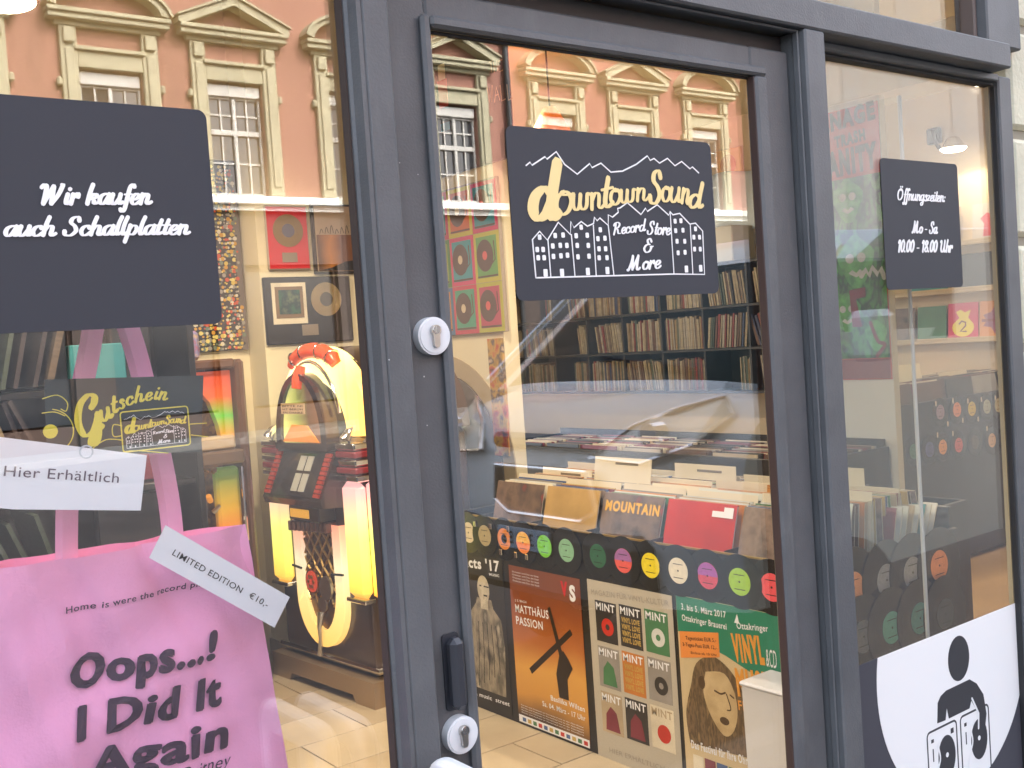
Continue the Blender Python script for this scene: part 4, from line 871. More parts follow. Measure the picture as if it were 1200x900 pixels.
for k in range(-3, 9):
    for s_ in (-1, 1):
        P = []
        for t in range(0, 9):
            x = -.13+.26*t/8; z = .36+.085*k+s_*(x)*1.25
            if .33+abs(x)*.6 < z < .775: P.append((x, -.313-.006*(t % 2), z))
        if len(P) > 1: b.tube(P, .006, 5)
b.build('gold_lattice', GOLD, jb, True)
b = MB(); b.disc(-.05, .5, .055, (0, -.325, 0), JF, .012, 28, r2=.062); em = b.build('medallion', mat('gold_rim', (.8, .5, .15), .25, 1.), jb)
b = MB(); b.disc(-.05, .5, .043, (0, -.337, 0), JF, .004, 24, r2=.05, k=0)
for a in range(0, 360, 60): b.disc(-.05+.022*math.cos(R(a)), .5+.025*math.sin(R(a)), .01, (0, -.341, 0), JF, .003, 8, k=1)
b.build('medallion_flower', [mat('medallion_red', (.6, .06, .02), .3, emit=((.8, .08, .02), .05)), GOLD], em)
b = MB(); b.disc(.06, .48, .05, (0, -.325, 0), JF, .012, 24, r2=.055); b.disc(.02, .4, .035, (0, -.325, 0), JF, .01, 20); b.tube([(0, -.33, .36), (.01, -.35, .3), (0, -.345, .24), (-.02, -.34, .16)], [.02, .012, .008, .014], 8); b.build('chrome_ornament', STEEL, jb, True)
b = MB(); b.tube([(-.215, -.335, .56), (-.13, -.34, .555)], .006, 6); b.tube([(.13, -.34, .555), (.215, -.335, .56)], .006, 6); b.build('glow_clamp', FRAME_D, jb)
jb.rotation_euler = (0, 0, R(-84.5)); jb.location = (2.545, 3.12, 0)
jb.rotation_euler = (0, 0, R(-85))

# second jukebox at the back wall (faces the street)
j2 = empty('wall_jukebox', (1.72, 3.6, 0), 'older square-shouldered jukebox in a brown wooden case with red and green corner lights', 'jukebox')
W2 = mat('brown_case', (.11, .055, .035), .35, nz=(3, .25))
def j2b(name, *a, m_=W2, bev=.01, s=False): return MB().bbox(*a, bev).build(name, m_, j2, s)
j2b('case_side', 1.36, 1.405, 3.4, 3.82, 0, 1.555); j2b('case_side', 2.025, 2.07, 3.4, 3.82, 0, 1.555, bev=.015); j2b('case_top', 1.405, 2.025, 3.4, 3.82, 1.515, 1.56)
j2b('case_back', 1.4, 2.03, 3.78, 3.82, 0, 1.52, m_=mat('case_dark', (.05, .03, .02), .4)); j2b('lower_front', 1.405, 2.025, 3.45, 3.5, 0, .66)
for sg, x in ((1, 1.715), (-1, 1.715)):
    P = [(.13, 1.505), (.3, 1.505), (.3, 1.15), (.24, 1.15), (.225, 1.25), (.19, 1.36), (.13, 1.44)]
    P = [(x+sg*p[0], p[1]) for p in P]
    b = MB(); b.prism(P, (0, 3.5, 0), YP, .05); b.build('corner_light', ramp_mat('corner_plastic', [(.75, .2, .05), (.65, .32, .06), (.12, .5, .08), (.6, .12, .04), (.7, .1, .04)], 2, 1.15-0, 1.5, emit=.04, wob=.2), j2)
    j2b('side_light', *(sorted((x+sg*.19, x+sg*.305))), 3.44, 3.5, .69, 1.05, m_=ramp_mat('side_plastic', [(.7, .1, .02), (.8, .3, .03), (.7, .5, .04), (.2, .35, .06)], 2, .69, 1.05, emit=.04, wob=.2), bev=.012)
j2b('selector_shelf', 1.405, 2.022, 3.36, 3.5, 1.07, 1.135, m_=mat('shelf_brown_steel', (.2, .14, .1), .3, .5)); j2b('title_strip', 1.45, 2.0, 3.40, 3.5, 1.135, 1.2, m_=mat('title_cream', (.4, .3, .18), .5))
j2b('mechanism_panel', 1.42, 2.01, 3.6, 3.62, .68, 1.5, m_=blotch_mat('mechanism', [(.03, .02, .02), (.25, .13, .05), (.06, .04, .04), (.5, .3, .1)], 14, .3))
b = MB()
for i in range(26):
    x, z = random.uniform(1.5, 1.93), random.uniform(.7, 1.04); b.tube([(x, 3.47, z), (x+random.uniform(-.05, .05), 3.45, z+random.uniform(.01, .06))], random.uniform(.005, .014), 6, k=i % 3)
b.build('works', [GOLD, STEEL, mat('amber_part', (.8, .35, .04), .3, emit=((.9, .35, .03), .05))], j2)
b = MB(); b.tube([(1.425+.0, 3.39, .7), (1.425, 3.39, 1.05)], .01, 8); b.tube([(2.012, 3.39, .7), (2.012, 3.39, 1.05)], .01, 8); b.tube([(1.6, 3.43, 1.16), (1.95, 3.43, 1.18)], .008, 6); b.build('chrome_trim', CHROME, j2, True)
tag(MB().bbox(1.62, 1.68, 3.46, 3.52, 1.561, 1.70, .015).build('figurine', blotch_mat('figurine_paint', [(.4, .05, .05), (.2, .2, .4), (.6, .4, .2)], 30), None, True), 'small red and blue painted figure standing on the wooden jukebox', 'figurine')
C.objects[-1].location = (1.86, 3.5, 1.561)

# =================================================================== WALL: BADGE BOARD, FRAMED DISCS
bb = tag(MB().bbox(2.0, 2.288, 3.835, 3.858, 1.60, 2.57, .004).build('badge_board', mat('board_black', (.02, .018, .016), .6)), 'tall black board crowded with small round badges on the back wall', 'board')
b = MB(); cols_ = [(.6, .45, .1), (.55, .1, .05), (.6, .56, .45), (.3, .28, .25), (.55, .3, .05), (.15, .2, .15), (.7, .6, .2), (.05, .05, .06)]
for i in range(23):
    for j in range(46):
        if random.random() < .16: continue
        x, z = 2.013+i*.0115+random.uniform(-.003, .003), 1.615+j*.0205+random.uniform(-.004, .004); r = random.choice((.0045, .006, .008, .011))
        if x > 2.275: continue
        b.disc(x, z, r, (0, 3.834-random.uniform(0, .004), 0), YP, .0025, 8, k=random.randrange(8))
tag(b.build('badges', [mat('badge_%d' % i, c, .25) for i, c in enumerate(cols_)], bb), kind='stuff')
# second strip of the same board style seen beyond its right edge
tag(MB().bbox(2.255, 2.287, 3.83, 3.835, 1.6, 2.57, .001).build('board_edge', mat('board_edge', (.12, .1, .085), .5), bb))
def gold_disc(par, x, z, r, y, m_, hub=(.1, .1, .14)):
    b = MB(); b.disc(x, z, r, (0, y, 0), YP, .003, 40)
    for q_ in (.93, .85, .77, .69, .6): b.disc(x, z, r*q_, (0, y-.003, 0), YP, .0005, 36, hole=.97)
    d_ = b.build('disc', m_, par, True); c_ = MB(); c_.disc(x, z, r*.42, (0, y-.0035, 0), YP, .001, 28); c_.build('disc_label', mat('hub_%d' % int(hub[0]*100), hub, .4), d_)
f1 = tag(MB().bbox(2.345, 2.580, 3.64, 3.658, 1.99, 2.318, .004).build('framed_gold_disc', mat('silver_frame', (.5, .42, .35), .35, .4)), 'framed gold disc on a bright red mount, upper left of the wall', 'picture')
MB().box(2.350, 2.571, 3.637, 3.6395, 1.997, 2.311).build('mount', mat('red_mount', (.6, .015, .03), .4), f1)
gold_disc(f1, 2.462, 2.19, .083, 3.6365, mat('dull_gold', (.38, .26, .1), .35, .8), (.1, .1, .16)); MB().box(2.42, 2.503, 3.634, 3.6365, 2.03, 2.078).build('plaque', mat('grey_plaque', (.3, .25, .2), .4, .4), f1)
f2 = tag(MB().bbox(2.600, 2.87, 3.64, 3.658, 1.968, 2.332, .004).build('framed_print', mat('black_frame', (.02, .016, .014), .3)), 'black framed print with an orange sunset, partly behind the window frame', 'picture')
MB().box(2.617, 2.86, 3.637, 3.6395, 1.98, 2.32).build('border', mat('tan_border', (.45, .34, .25), .5), f2)
MB().box(2.622, 2.86, 3.634, 3.6368, 1.984, 2.17).build('sunset', ramp_mat('sunset_print', [(.03, .02, .02), (.12, .06, .03), (.5, .2, .05), (.14, .06, .04), (.22, .09, .04)], 0, 2.6-2.735, 2.87-2.735, wob=.3), f2)
b = MB(); b.prism([(2.622, 1.984), (2.86, 1.984), (2.86, 2.04), (2.78, 2.03), (2.7, 2.0)], (0, 3.6335, 0), YP, .001)
for k in range(6): b.stroke(smoothline([(2.64+.03*k, 2.175), (2.65+.03*k, 2.2+.01*(k % 3)), (2.66+.03*k, 2.18)]), .003, (0, 3.6335, 0), YP, .0005)
b.build('dark_hill_and_signatures', BLACK, f2)
f3 = tag(MB().bbox(2.306, 2.80, 3.64, 3.658, 1.612, 1.955, .004).build('framed_silver_disc', mat('black_frame')), 'wide black frame holding a small green picture and a silver disc', 'picture')
MB().box(2.312, 2.794, 3.637, 3.6395, 1.618, 1.949).build('mount', mat('black_mount', (.03, .025, .024), .35), f3)
sl_ = MB().box(2.345, 2.535, 3.633, 3.6368, 1.715, 1.925).build('sleeve', mat('sleeve_cream', (.6, .5, .36), .5), f3); MB().box(2.362, 2.516, 3.6305, 3.633, 1.745, 1.905).build('sleeve_border', mat('bronze_print', (.2, .13, .07), .4), sl_)
MB().box(2.38, 2.498, 3.629, 3.6305, 1.765, 1.888).build('sleeve_picture', blotch_mat('green_night', [(.01, .02, .02), (.04, .12, .07), (.02, .04, .05), (.15, .2, .1)], 14, .4), f3)
gold_disc(f3, 2.65, 1.835, .088, 3.6365, mat('silver_gold', (.62, .53, .38), .28, .9), (.09, .08, .07)); MB().box(2.50, 2.592, 3.634, 3.6365, 1.652, 1.708).build('plaque', mat('grey_plaque'), f3)

# =================================================================== PIER: TURNTABLE PICTURES, POSTERS
ta = tag(MB().bbox(3.178, 3.199, 2.80, 3.46, 1.60, 2.36, .003).build('turntable_picture', mat('picture_edge', (.3, .25, .2), .5)), 'pop-art picture of turntables in bright coloured squares on the pier', 'picture')
pal = [((.45, .02, .1), (.03, .25, .32)), ((.5, .45, .04), (.55, .12, .03)), ((.5, .03, .12), (.02, .22, .3)), ((.05, .2, .05), (.25, .32, .05)), ((.55, .04, .15), (.03, .27, .35)), ((.45, .42, .05), (.1, .3, .08)), ((.05, .15, .3), (.5, .2, .04)), ((.5, .05, .1), (.05, .3, .2)), ((.4, .4, .05), (.4, .05, .1))]
k = 0
for r_ in range(3):
    for c_ in range(3):
        yl = 3.45-.215*c_; zt = 2.35-.25*r_
        sq = MB().box(3.1765, 3.178, yl-.212, yl, zt-.247, zt).build('square', mat('pop_a%d' % k, pal[k][0], .45), ta)
        MB().box(3.1755, 3.1765, yl-.19, yl-.02, zt-.225, zt-.02).build('deck', mat('pop_b%d' % k, pal[k][1], .45), sq)
        b = MB(); b.disc(-(yl-.09), zt-.115, .07, (3.1755, 0, 0), XP, .0006, 28, r2=.08); b.stroke([(-(yl-.17), zt-.05), (-(yl-.175), zt-.14), (-(yl-.13), zt-.17)], .008, (3.1748, 0, 0), XP, .0005); b.box(3.1747, 3.1755, yl-.19, yl-.02, zt-.223, zt-.214); b.build('platter', mat('platter_brown', (.07, .04, .03), .45), sq)
        b = MB(); b.disc(-(yl-.09), zt-.115, .02, (3.1748, 0, 0), XP, .0006, 16, r2=.023); b.build('platter_label', mat('pop_c%d' % k, ((.6, .55, .05), (.6, .5, .35), (.6, .1, .1))[k % 3], .4), sq); k += 1
po = tag(MB().box(3.186, 3.199, 2.855, 2.975, .98, 1.57).build('narrow_poster', blotch_mat('comic_red', [(.1, .03, .02), (.45, .08, .03), (.5, .3, .05), (.05, .04, .05), (.6, .45, .3)], 12, .45)), 'narrow red and yellow crowded poster on the pier edge', 'poster')
pw = tag(MB().box(3.186, 3.199, 2.66, 3.33, 2.43, 3.12).build('wall_poster', mat('wall_poster_black', (.012, .012, .014), .35)), 'dark poster with scrawled band lettering high on the pier', 'poster')
b = MB()
for s_, y0, z0, y1, z1, h in (('WALL', 2.83, 2.72, 2.62, 2.69, .075), ('THE', 2.8, 2.86, 2.69, 2.84, .05)):
    for i, ch in enumerate(s_):
        t = i/len(s_); u0 = -(y0+(y1-y0)*t); zz = z0+(z1-z0)*t; ww = abs(y1-y0)/len(s_)*.8
        L_ = {'W': [(0, 1), (.25, 0), (.5, .9), (.7, 0), (1, 1)], 'A': [(0, 0), (.5, .9), (1, 0), (.8, .4), (.2, .4)], 'L': [(0, 1), (.1, 0), (.8, .05)], 'T': [(0, 1), (1, 1), (.5, .95), (.5, 0)], 'H': [(0, 0), (0, 1), (.05, .5), (.9, .5), (.9, 1), (.9, 0)], 'E': [(1, 1), (0, 1), (0, .5), (.7, .5), (0, .5), (0, 0), (1, 0)]}[ch]
        b.stroke([(u0+p[0]*ww, zz+p[1]*h) for p in L_], .006, (3.1855, 0, 0), XP, .0005)
b.build('scrawled_lettering', mat('scrawl', (.7, .45, .3), .5), pw)
b = MB(); b.box(3.184, 3.186, 3.17, 3.25, 2.78, 2.92, 0); b.box(3.184, 3.186, 3.17, 3.25, 2.66, 2.70, 1); b.box(3.184, 3.186, 3.18, 3.24, 2.92, 3.0, 2); b.build('figure', [mat('figure_red', (.5, .03, .02), .5), mat('figure_blue', (.03, .2, .3), .5), SM['cream']], pw)

q = tag(MB().disc(-3.42, .9, .50, (3.1985, 0, 0), XP, .012, 56).build('dark_disc', mat('disc_grey', (.10, .09, .075), .8, nz=(3, .1)), None, True), 'large dark grey disc added on the pier wall for a dark arc', 'board')  # disc put in to draw the dark arc across the pier
MB().disc(-3.42, .9, .60, (3.199, 0, 0), XP, .006, 56, hole=.84).build('rim', mat('tan_rim', (.42, .34, .22), .7), q, True)
# =================================================================== FAR WALL: RECORD SHELVES
sh_ = empty('record_shelf', (7.3, 6.3, 0), 'long black wall shelf in compartments packed with records', 'shelf')
Zs = [.99, 1.365, 1.735, 2.105]
for i, z in enumerate(Zs): MB().bbox(7.15, 7.49, 4.1, 8.25, z-.022, z, .002).build('shelf_board', BLKW, sh_)
Ys = [4.1+.52*k for k in range(9)]
for i in range(3):
    for y in Ys: MB().bbox(7.155, 7.488, y-.011, y+.011, Zs[i], Zs[i+1]-.022, .001).build('divider', BLKW, sh_)
MB().box(7.485, 7.499, 4.1, 8.25, .97, 2.12).build('back_panel', BLKW, sh_)
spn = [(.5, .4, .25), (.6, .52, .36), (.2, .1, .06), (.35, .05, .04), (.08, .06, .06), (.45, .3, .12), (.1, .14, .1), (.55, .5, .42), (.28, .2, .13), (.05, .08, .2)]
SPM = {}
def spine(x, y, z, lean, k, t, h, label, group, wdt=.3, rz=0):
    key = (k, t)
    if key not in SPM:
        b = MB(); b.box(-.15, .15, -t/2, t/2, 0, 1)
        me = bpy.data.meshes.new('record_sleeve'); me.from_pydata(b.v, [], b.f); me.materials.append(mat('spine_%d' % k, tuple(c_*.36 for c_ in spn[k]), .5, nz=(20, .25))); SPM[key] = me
    o = bpy.data.objects.new('record_sleeve', SPM[key]); C.objects.link(o); o.location = (x, y, z); o.rotation_euler = (lean, 0, rz); o.scale = (1, 1, h)
    return tag(o, label, 'record', group)
GS = 'records standing on the long wall shelf'; ns = 0; SB = MB()
for i in range(3):
    for c_ in range(8):
        y = Ys[c_]+.03; ye = Ys[c_+1]-.03; fill = random.choice((.5, .8, 1., .9))
        if (i, c_) in ((0, 1), (1, 5), (2, 6)): fill = .25
        le = random.choice((0, 0, .12, -.12, .3)); base = random.choice([(0, 1), (1, 7), (0, 2, 7, 1), (2, 3, 8), (0, 1, 6, 7)])
        if le < 0: y += .04
        if le > .2: ye -= .06
        while y < Ys[c_]+.03+(ye-Ys[c_]-.03)*fill:
            t = random.choice((.012, .018, .018, .024)); l2 = le+random.uniform(-.02, .02)
            kk = random.choice(base) if random.random() < .45 else random.randrange(10); yy_, hh_ = y+(.08*le if le > 0 else 0), random.uniform(.265, .3)
            if c_ in (1, 2) and i < 2: spine(7.33, yy_, Zs[i]+.003+t*abs(l2)*.5, -l2, kk, t, hh_, 'record spine in the %s row, %s compartment from the right, of the wall shelf' % (('bottom', 'second')[i], ('second', 'third')[c_-1]), GS); ns += 1
            else:
                ca_, sa_ = math.cos(-l2), math.sin(-l2); n_ = len(SB.v)
                for X_ in (7.18, 7.48):
                    for a_ in (-t/2, t/2):
                        for h0_ in (0, hh_): SB.v.append((X_, yy_+a_*ca_-h0_*sa_, Zs[i]+.004+t*abs(l2)*.5+a_*sa_+h0_*ca_))
                SB.f += [tuple(n_+q_ for q_ in f_) for f_ in ((0, 1, 3, 2), (4, 6, 7, 5), (0, 4, 5, 1), (2, 3, 7, 6), (1, 5, 7, 3), (0, 2, 6, 4))]; SB.m += [kk]*6
            y += t+.004+(.006 if abs(le) > .1 else 0); ns += 1
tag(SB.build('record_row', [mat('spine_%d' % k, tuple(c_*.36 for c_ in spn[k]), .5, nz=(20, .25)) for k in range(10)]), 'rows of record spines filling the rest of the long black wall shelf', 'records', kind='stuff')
# boxes, disc and paper above the shelf
tag(MB().bbox(7.16, 7.46, 4.75, 5.22, 2.108, 2.42, .01).build('archive_box', mat('grey_box', (.3, .31, .28), .6)), 'grey-green cardboard box standing on the right end of the shelf', 'box')
tag(MB().bbox(7.16, 7.46, 7.75, 8.2, 2.108, 2.2, .01).build('archive_box', mat('box_tan', (.45, .38, .3), .6)), 'flat tan box on the far left end of the shelf', 'box')
b = MB(); n0 = 10
for j in range(n0+1):
    for i in range(n0+1): u, v_ = i/n0, j/n0; b.v.append((7.44+.02*math.sin(u*7+v_*3), 5.22-.55*u, 2.45+.46*v_-.05*u*(1-v_)+.02*math.sin(u*5)))
for j in range(n0):
    for i in range(n0): a = j*(n0+1)+i; b.f.append((a, a+1, a+n0+2, a+n0+1)); b.m.append(0)
pp = b.build('paper_sheet', mat('pale_blue_paper', (.55, .65, .75), .6), None, True); pp.modifiers.new('thick', 'SOLIDIFY').thickness = .002; tag(pp, 'pale blue-white paper sheet hanging over the shelf end', 'paper')
g_ = tag(MB().bbox(7.47, 7.498, 4.86, 5.16, 2.86, 3.13, .005).build('framed_gold_record', mat('gold_mat', (.65, .45, .2), .3, .7)), 'small square gold record plaque high on the right wall', 'picture')
MB().disc(-5.01, 2.99, .09, (7.469, 0, 0), XP, .003, 28).build('disc', mat('copper_disc', (.45, .18, .08), .3, .7), g_)
bn = tag(MB().box(7.46, 7.49, 6.2, 6.85, 2.25, 3.38).build('banner', mat('dark_banner', (.03, .022, .025), .6)), 'tall dark banner hanging on the far wall above the shelf', 'banner')
MB().tube([(7.45, 6.15, 3.385), (7.45, 6.9, 3.385)], .012, 8).build('rod', BLKW, bn)
b = MB(); b.box(6.95, 7.45, 4.1, 8.25, .0, .5); tag(b.build('low_cupboard', mat('cupboard_black', (.02, .018, .018), .45)), 'long low black cupboard under the wall shelf', 'cupboard')
# =================================================================== SECOND COUNTER, MIDDLE
c2 = empty('middle_counter', (4.6, 2.6, 0), 'black record counter in the middle of the shop behind the first one', 'counter')
for a in ((4.3, 4.32, 1.9, 4.6, 0, .86), (4.32, 4.98, 1.9, 1.92, 0, .86), (4.32, 4.98, 4.58, 4.6, 0, .86), (4.96, 4.98, 1.92, 4.58, 0, .9)): MB().bbox(*a, .002).build('panel', BLKW, c2)
MB().box(4.32, 4.96, 1.92, 4.58, .54, .56).build('tray', BLKW, c2)
def packed(name, spots, label, lean=(0, 0)):
    b = MB(); ks = ['cream', 'wine', 'grey', 'dark', 'tan', 'brown']
    for (x, y, z, rz) in spots:
        n_ = len(b.v); k = random.randrange(6); l_ = R(random.uniform(*lean)); hh = random.uniform(.303, .312)
        for a in (0, .006):
            for w_ in (-.155, .155):
                for h_ in (0, hh):
                    px_, py_ = a+math.sin(l_)*h_, w_
                    b.v.append((x+px_*math.cos(rz)-py_*math.sin(rz), y+px_*math.sin(rz)+py_*math.cos(rz), z+math.cos(l_)*h_))
        b.f += [tuple(n_+q_ for q_ in f_) for f_ in ((0, 1, 3, 2), (4, 6, 7, 5), (0, 4, 5, 1), (2, 3, 7, 6), (1, 5, 7, 3), (0, 2, 6, 4))]; b.m += [k]*6
    return tag(b.build(name, [SM[k] for k in ks]), label, 'records', kind='stuff')
packed('record_row', [(4.36+.02*k, 2.1+.36*c_, .562, 0) for c_ in range(7) for k in range(27)], 'records packed edge to edge in the middle counter', (7, 9))
# =================================================================== FAR COUNTER FACING THE STREET
c3 = empty('far_counter', (6.2, 2.45, 0), 'black counter facing the street with two rows of singles near its top edge', 'counter')
for a in ((5.5, 7.4, 2.2, 2.22, 0.02, 1.02), (5.5, 5.52, 2.22, 2.85, 0, 1.0), (7.38, 7.4, 2.22, 2.85, 0, 1.0), (5.52, 7.38, 2.83, 2.85, 0, 1.05)): MB().bbox(*a, .002).build('panel', mat('counter_grey_black', (.03, .031, .035), .4), c3)
MB().box(5.52, 7.38, 2.22, 2.83, .74, .76).build('tray', BLKW, c3)
r1 = [(5.982, .944, (.35, .25, .4), 'violet'), (6.164, .942, (.85, .3, .08), 'orange'), (6.342, .931, (.8, .68, .08), 'yellow'), (6.517, .929, (.45, .5, .4), 'sage green'), (6.664, .924, (.6, .58, .4), 'patterned cream')]
r2 = [(5.677, .74, (.05, .2, .12), 'dark green'), (5.84, .732, (.08, .08, .3), 'dark blue'), (5.99, .73, (.85, .4, .05), 'amber'), (6.163, .722, (.75, .15, .12), 'red'), (6.362, .719, (.12, .12, .1), 'charcoal'), (6.558, .708, (.7, .45, .2), 'peach'), (6.729, .706, (.7, .12, .05), 'scarlet')]
for row, nm in ((r1, 'upper'), (r2, 'lower')):
    for i, (x, z, c_, cn) in enumerate(row): single(x, z, [c_], 'single with a %s label in the %s row of the far counter' % (cn, nm), r=.0875, fr_=YP, org=(0, 2.199-(.0035 if i % 2 else 0), 0), lr=.52)
for x, z in ((5.93, 1.0), (6.12, 1.0), (6.29, .985), (6.45, .98), (6.62, .975), (6.05, .865), (6.22, .87), (6.4, .86), (5.93, .81), (6.1, .8), (6.5, .79)):
    tag(MB().bbox(x-.008, x+.008, 2.19, 2.197, z-.016, z+.016, .002).build('clip', CHROME), 'small chrome clip on the far counter front', 'clip', 'chrome clips on the far counter')
packed('record_row', [(5.72+.34*c_, 2.28+.022*k, .82, R(90)) for c_ in range(5) for k in range(22)], 'records packed edge to edge in the far counter facing the street', (4, 12))
for i, (x, y, h, w_) in enumerate(((5.85, 2.45, .46, .5), (6.2, 2.5, .47, .36), (6.62, 2.42, .40, .34), (5.72, 2.3, .36, .3))):
    o = MB().box(-w_/2, w_/2, 0, .003, 0, h).build('divider_card', CARD, None, origin=(0, 0, 0)); o.location = (x, y, .76); o.rotation_euler = (R(-8), 0, 0)
    tag(o, ('wide cream card at the left of the far counter', 'tall cream card in the middle of the far counter', 'cream card near the right end of the far counter', 'short cream card at the front left corner of the far counter')[i], 'divider card')
# leaning LPs on the near counter end, seen through the side window
# =================================================================== SIDE RACK, PARTITION, COMIC POSTER, LEDGES
c4 = empty('side_rack', (3.95, 1.45, 0), 'low black record rack behind the street end of the first counter', 'rack')
for a in ((3.42, 4.5, 1.2, 1.22, 0, .70), (3.42, 3.44, 1.22, 1.7, 0, .7), (4.48, 4.5, 1.22, 1.7, 0, .7), (3.44, 4.48, 1.68, 1.7, 0, .74)): MB().bbox(*a, .002).build('panel', BLKW, c4)
MB().box(3.44, 4.48, 1.22, 1.68, .46, .48).build('tray', BLKW, c4)
ye = MB().box(-.2, .2, 0, .006, 0, .31).build('record_sleeve', mat('yellow_sleeve', (.6, .5, .06), .4), None, origin=(0, 0, 0)); ye.location = (3.68, 1.24, .535); ye.rotation_euler = (R(-10), 0, 0); tag(ye, 'yellow record sleeve with a dark title line, in the side rack', 'record')
t_ = MB(); text(t_, 'La Petite Enchan', (-.19, .235), (.19, .235), .03, (0, 0, 0), YP, .01); t_.prism([(-.02, .12), (.2, .2), (.2, .14), (.06, .1)], (0, 0, 0), YP, .0008); k = t_.build('lettering', mat('olive_print', (.12, .1, .03), .5), None, origin=(0, 0, 0)); k.parent = ye
wc = MB().box(-.19, .19, 0, .003, 0, .40).build('divider_card', CARD, None, origin=(0, 0, 0)); wc.location = (3.72, 1.42, .49); wc.rotation_euler = (R(-6), 0, 0); tag(wc, 'cream card behind the yellow sleeve in the side rack', 'divider card')
for i in range(9):
    o = sleeve(3.9+.0*i, 1.28+.045*i, .482, 0, random.choice(['pale', 'grey', 'dark', 'cream']), 'record standing in the side rack', 'records in the side rack', t=.006); o.rotation_euler = (R(-8), 0, R(90))
# leaning sleeves at the street end of the counter: pale plastic covers fanning both ways
for i in range(7):
    sleeve(2.62+.022*i, .60, .668, R(-24+1.5*i), random.choice(['dark', 'wine', 'pale', 'pale', 'grey']), 'thin sleeve leaning to the right at the left corner of the street end', 'sleeves leaning at the left corner of the counter street end', t=.006, wid=.05, hgt=.27)
for i in range(8):
    sleeve(2.92+.026*i, .60, .668, R(14+1.6*i), ['wine', 'pale', 'pale', 'tan', 'pale', 'teal', 'pale', 'pale'][i], 'sleeve fanned to the right at the street end of the counter', 'sleeves fanned out at the right of the counter street end', t=.006, wid=.05, hgt=.28)
pt = MB().box(5.0, 5.05, 1.865, 2.5, 0, 3.4); o = pt.build('wall_partition', mat('white_partition', (.7, .7, .68), .6)); struct(o)
bm_ = MB().bbox(4.98, 5.3, .2, 2.5, 2.70, 2.98, .006); struct(bm_.build('ceiling_beam', mat('white_beam', (.78, .76, .7), .7)))
cpst = tag(MB().box(4.993, 4.999, 1.87, 2.49, 1.215, 2.67).build('comic_poster', mat('comic_red_flat', (.62, .06, .04), .45)), 'tall red and green comic poster with shambling green monsters on the white partition', 'poster')
b = MB(); b.box(4.9915, 4.9925, 1.872, 2.488, 1.33, 2.30); b.build('green_picture', blotch_mat('monster_green', [(.01, .03, .01), (.05, .26, .03), (.015, .06, .015), (.08, .36, .05), (.02, .09, .02)], 13, .5, (1, 1, .6)), cpst)
b = MB()
for (yc, zc_, s_) in ((2.08, 2.18, 1.), (2.3, 2.12, 1.2), (2.05, 1.85, 1.2), (2.27, 1.78, 1.1), (2.12, 1.58, .9), (2.4, 1.6, 1.), (1.95, 1.45, .7)):
    P = [(-yc+.09*s_*math.cos(R(a))*(1+.18*math.sin(R(a*3))), zc_+.11*s_*math.sin(R(a))*(1+.12*math.cos(R(a*4)))) for a in range(0, 360, 20)]
    b.prism(P, (4.991, 0, 0), XP, .0005)
b.build('monster_heads', mat('monster_light', (.1, .42, .07), .5, nz=(25, .4)), cpst)
b = MB()
for (yc, zc_, s_) in ((2.08, 2.18, 1.), (2.3, 2.12, 1.2), (2.05, 1.85, 1.2), (2.27, 1.78, 1.1), (2.12, 1.58, .9)):
    for d in (-.03, .03): b.disc(-yc+d*s_, zc_+.02, .022*s_, (4.9903, 0, 0), XP, .0005, 12)
    b.prism([(-yc-.04*s_, zc_-.05*s_), (-yc-.02*s_, zc_-.035*s_), (-yc, zc_-.05*s_), (-yc+.02*s_, zc_-.035*s_), (-yc+.04*s_, zc_-.05*s_), (-yc, zc_-.07*s_)], (4.9903, 0, 0), XP, .0005)
b.build('eyes_and_teeth', SM['pale'], cpst)
b = MB(); b.prism([(-2.1, 1.7), (-2.0, 1.71), (-2.0, 1.66), (-2.06, 1.65), (-2.03, 1.5), (-2.09, 1.5)], (4.9897, 0, 0), XP, .0005); b.stroke(smoothline([(-1.98, 1.52), (-1.94, 1.42), (-1.9, 1.4), (-1.95, 1.34)]), .02, (4.9897, 0, 0), XP); b.box(4.9895, 4.9905, 1.875, 2.485, 1.22, 1.325); b.build('red_patches', mat('comic_dark_red', (.22, .02, .02), .5), cpst)
b = MB(); text(b, 'TEENAGE', (-2.34, 2.56), (-1.885, 2.585), .085, (4.992, 0, 0), XP, .06, lift=.001); text(b, 'TRASH', (-2.14, 2.475), (-1.95, 2.485), .055, (4.992, 0, 0), XP, .06, lift=.001); text(b, 'INSANITY', (-2.34, 2.32), (-1.885, 2.335), .12, (4.992, 0, 0), XP, .07, lift=.001); b.build('title_lettering', mat('comic_dark', (.05, .02, .02), .5), cpst)
b = MB(); b.stroke([(-2.02, 1.77), (-1.99, 1.80), (-1.97, 1.77), (-1.95, 1.81), (-1.92, 1.77), (-1.9, 1.8), (-1.88, 1.75)], .03, (4.9897, 0, 0), XP); b.build('white_hair', SM['pale'], cpst)
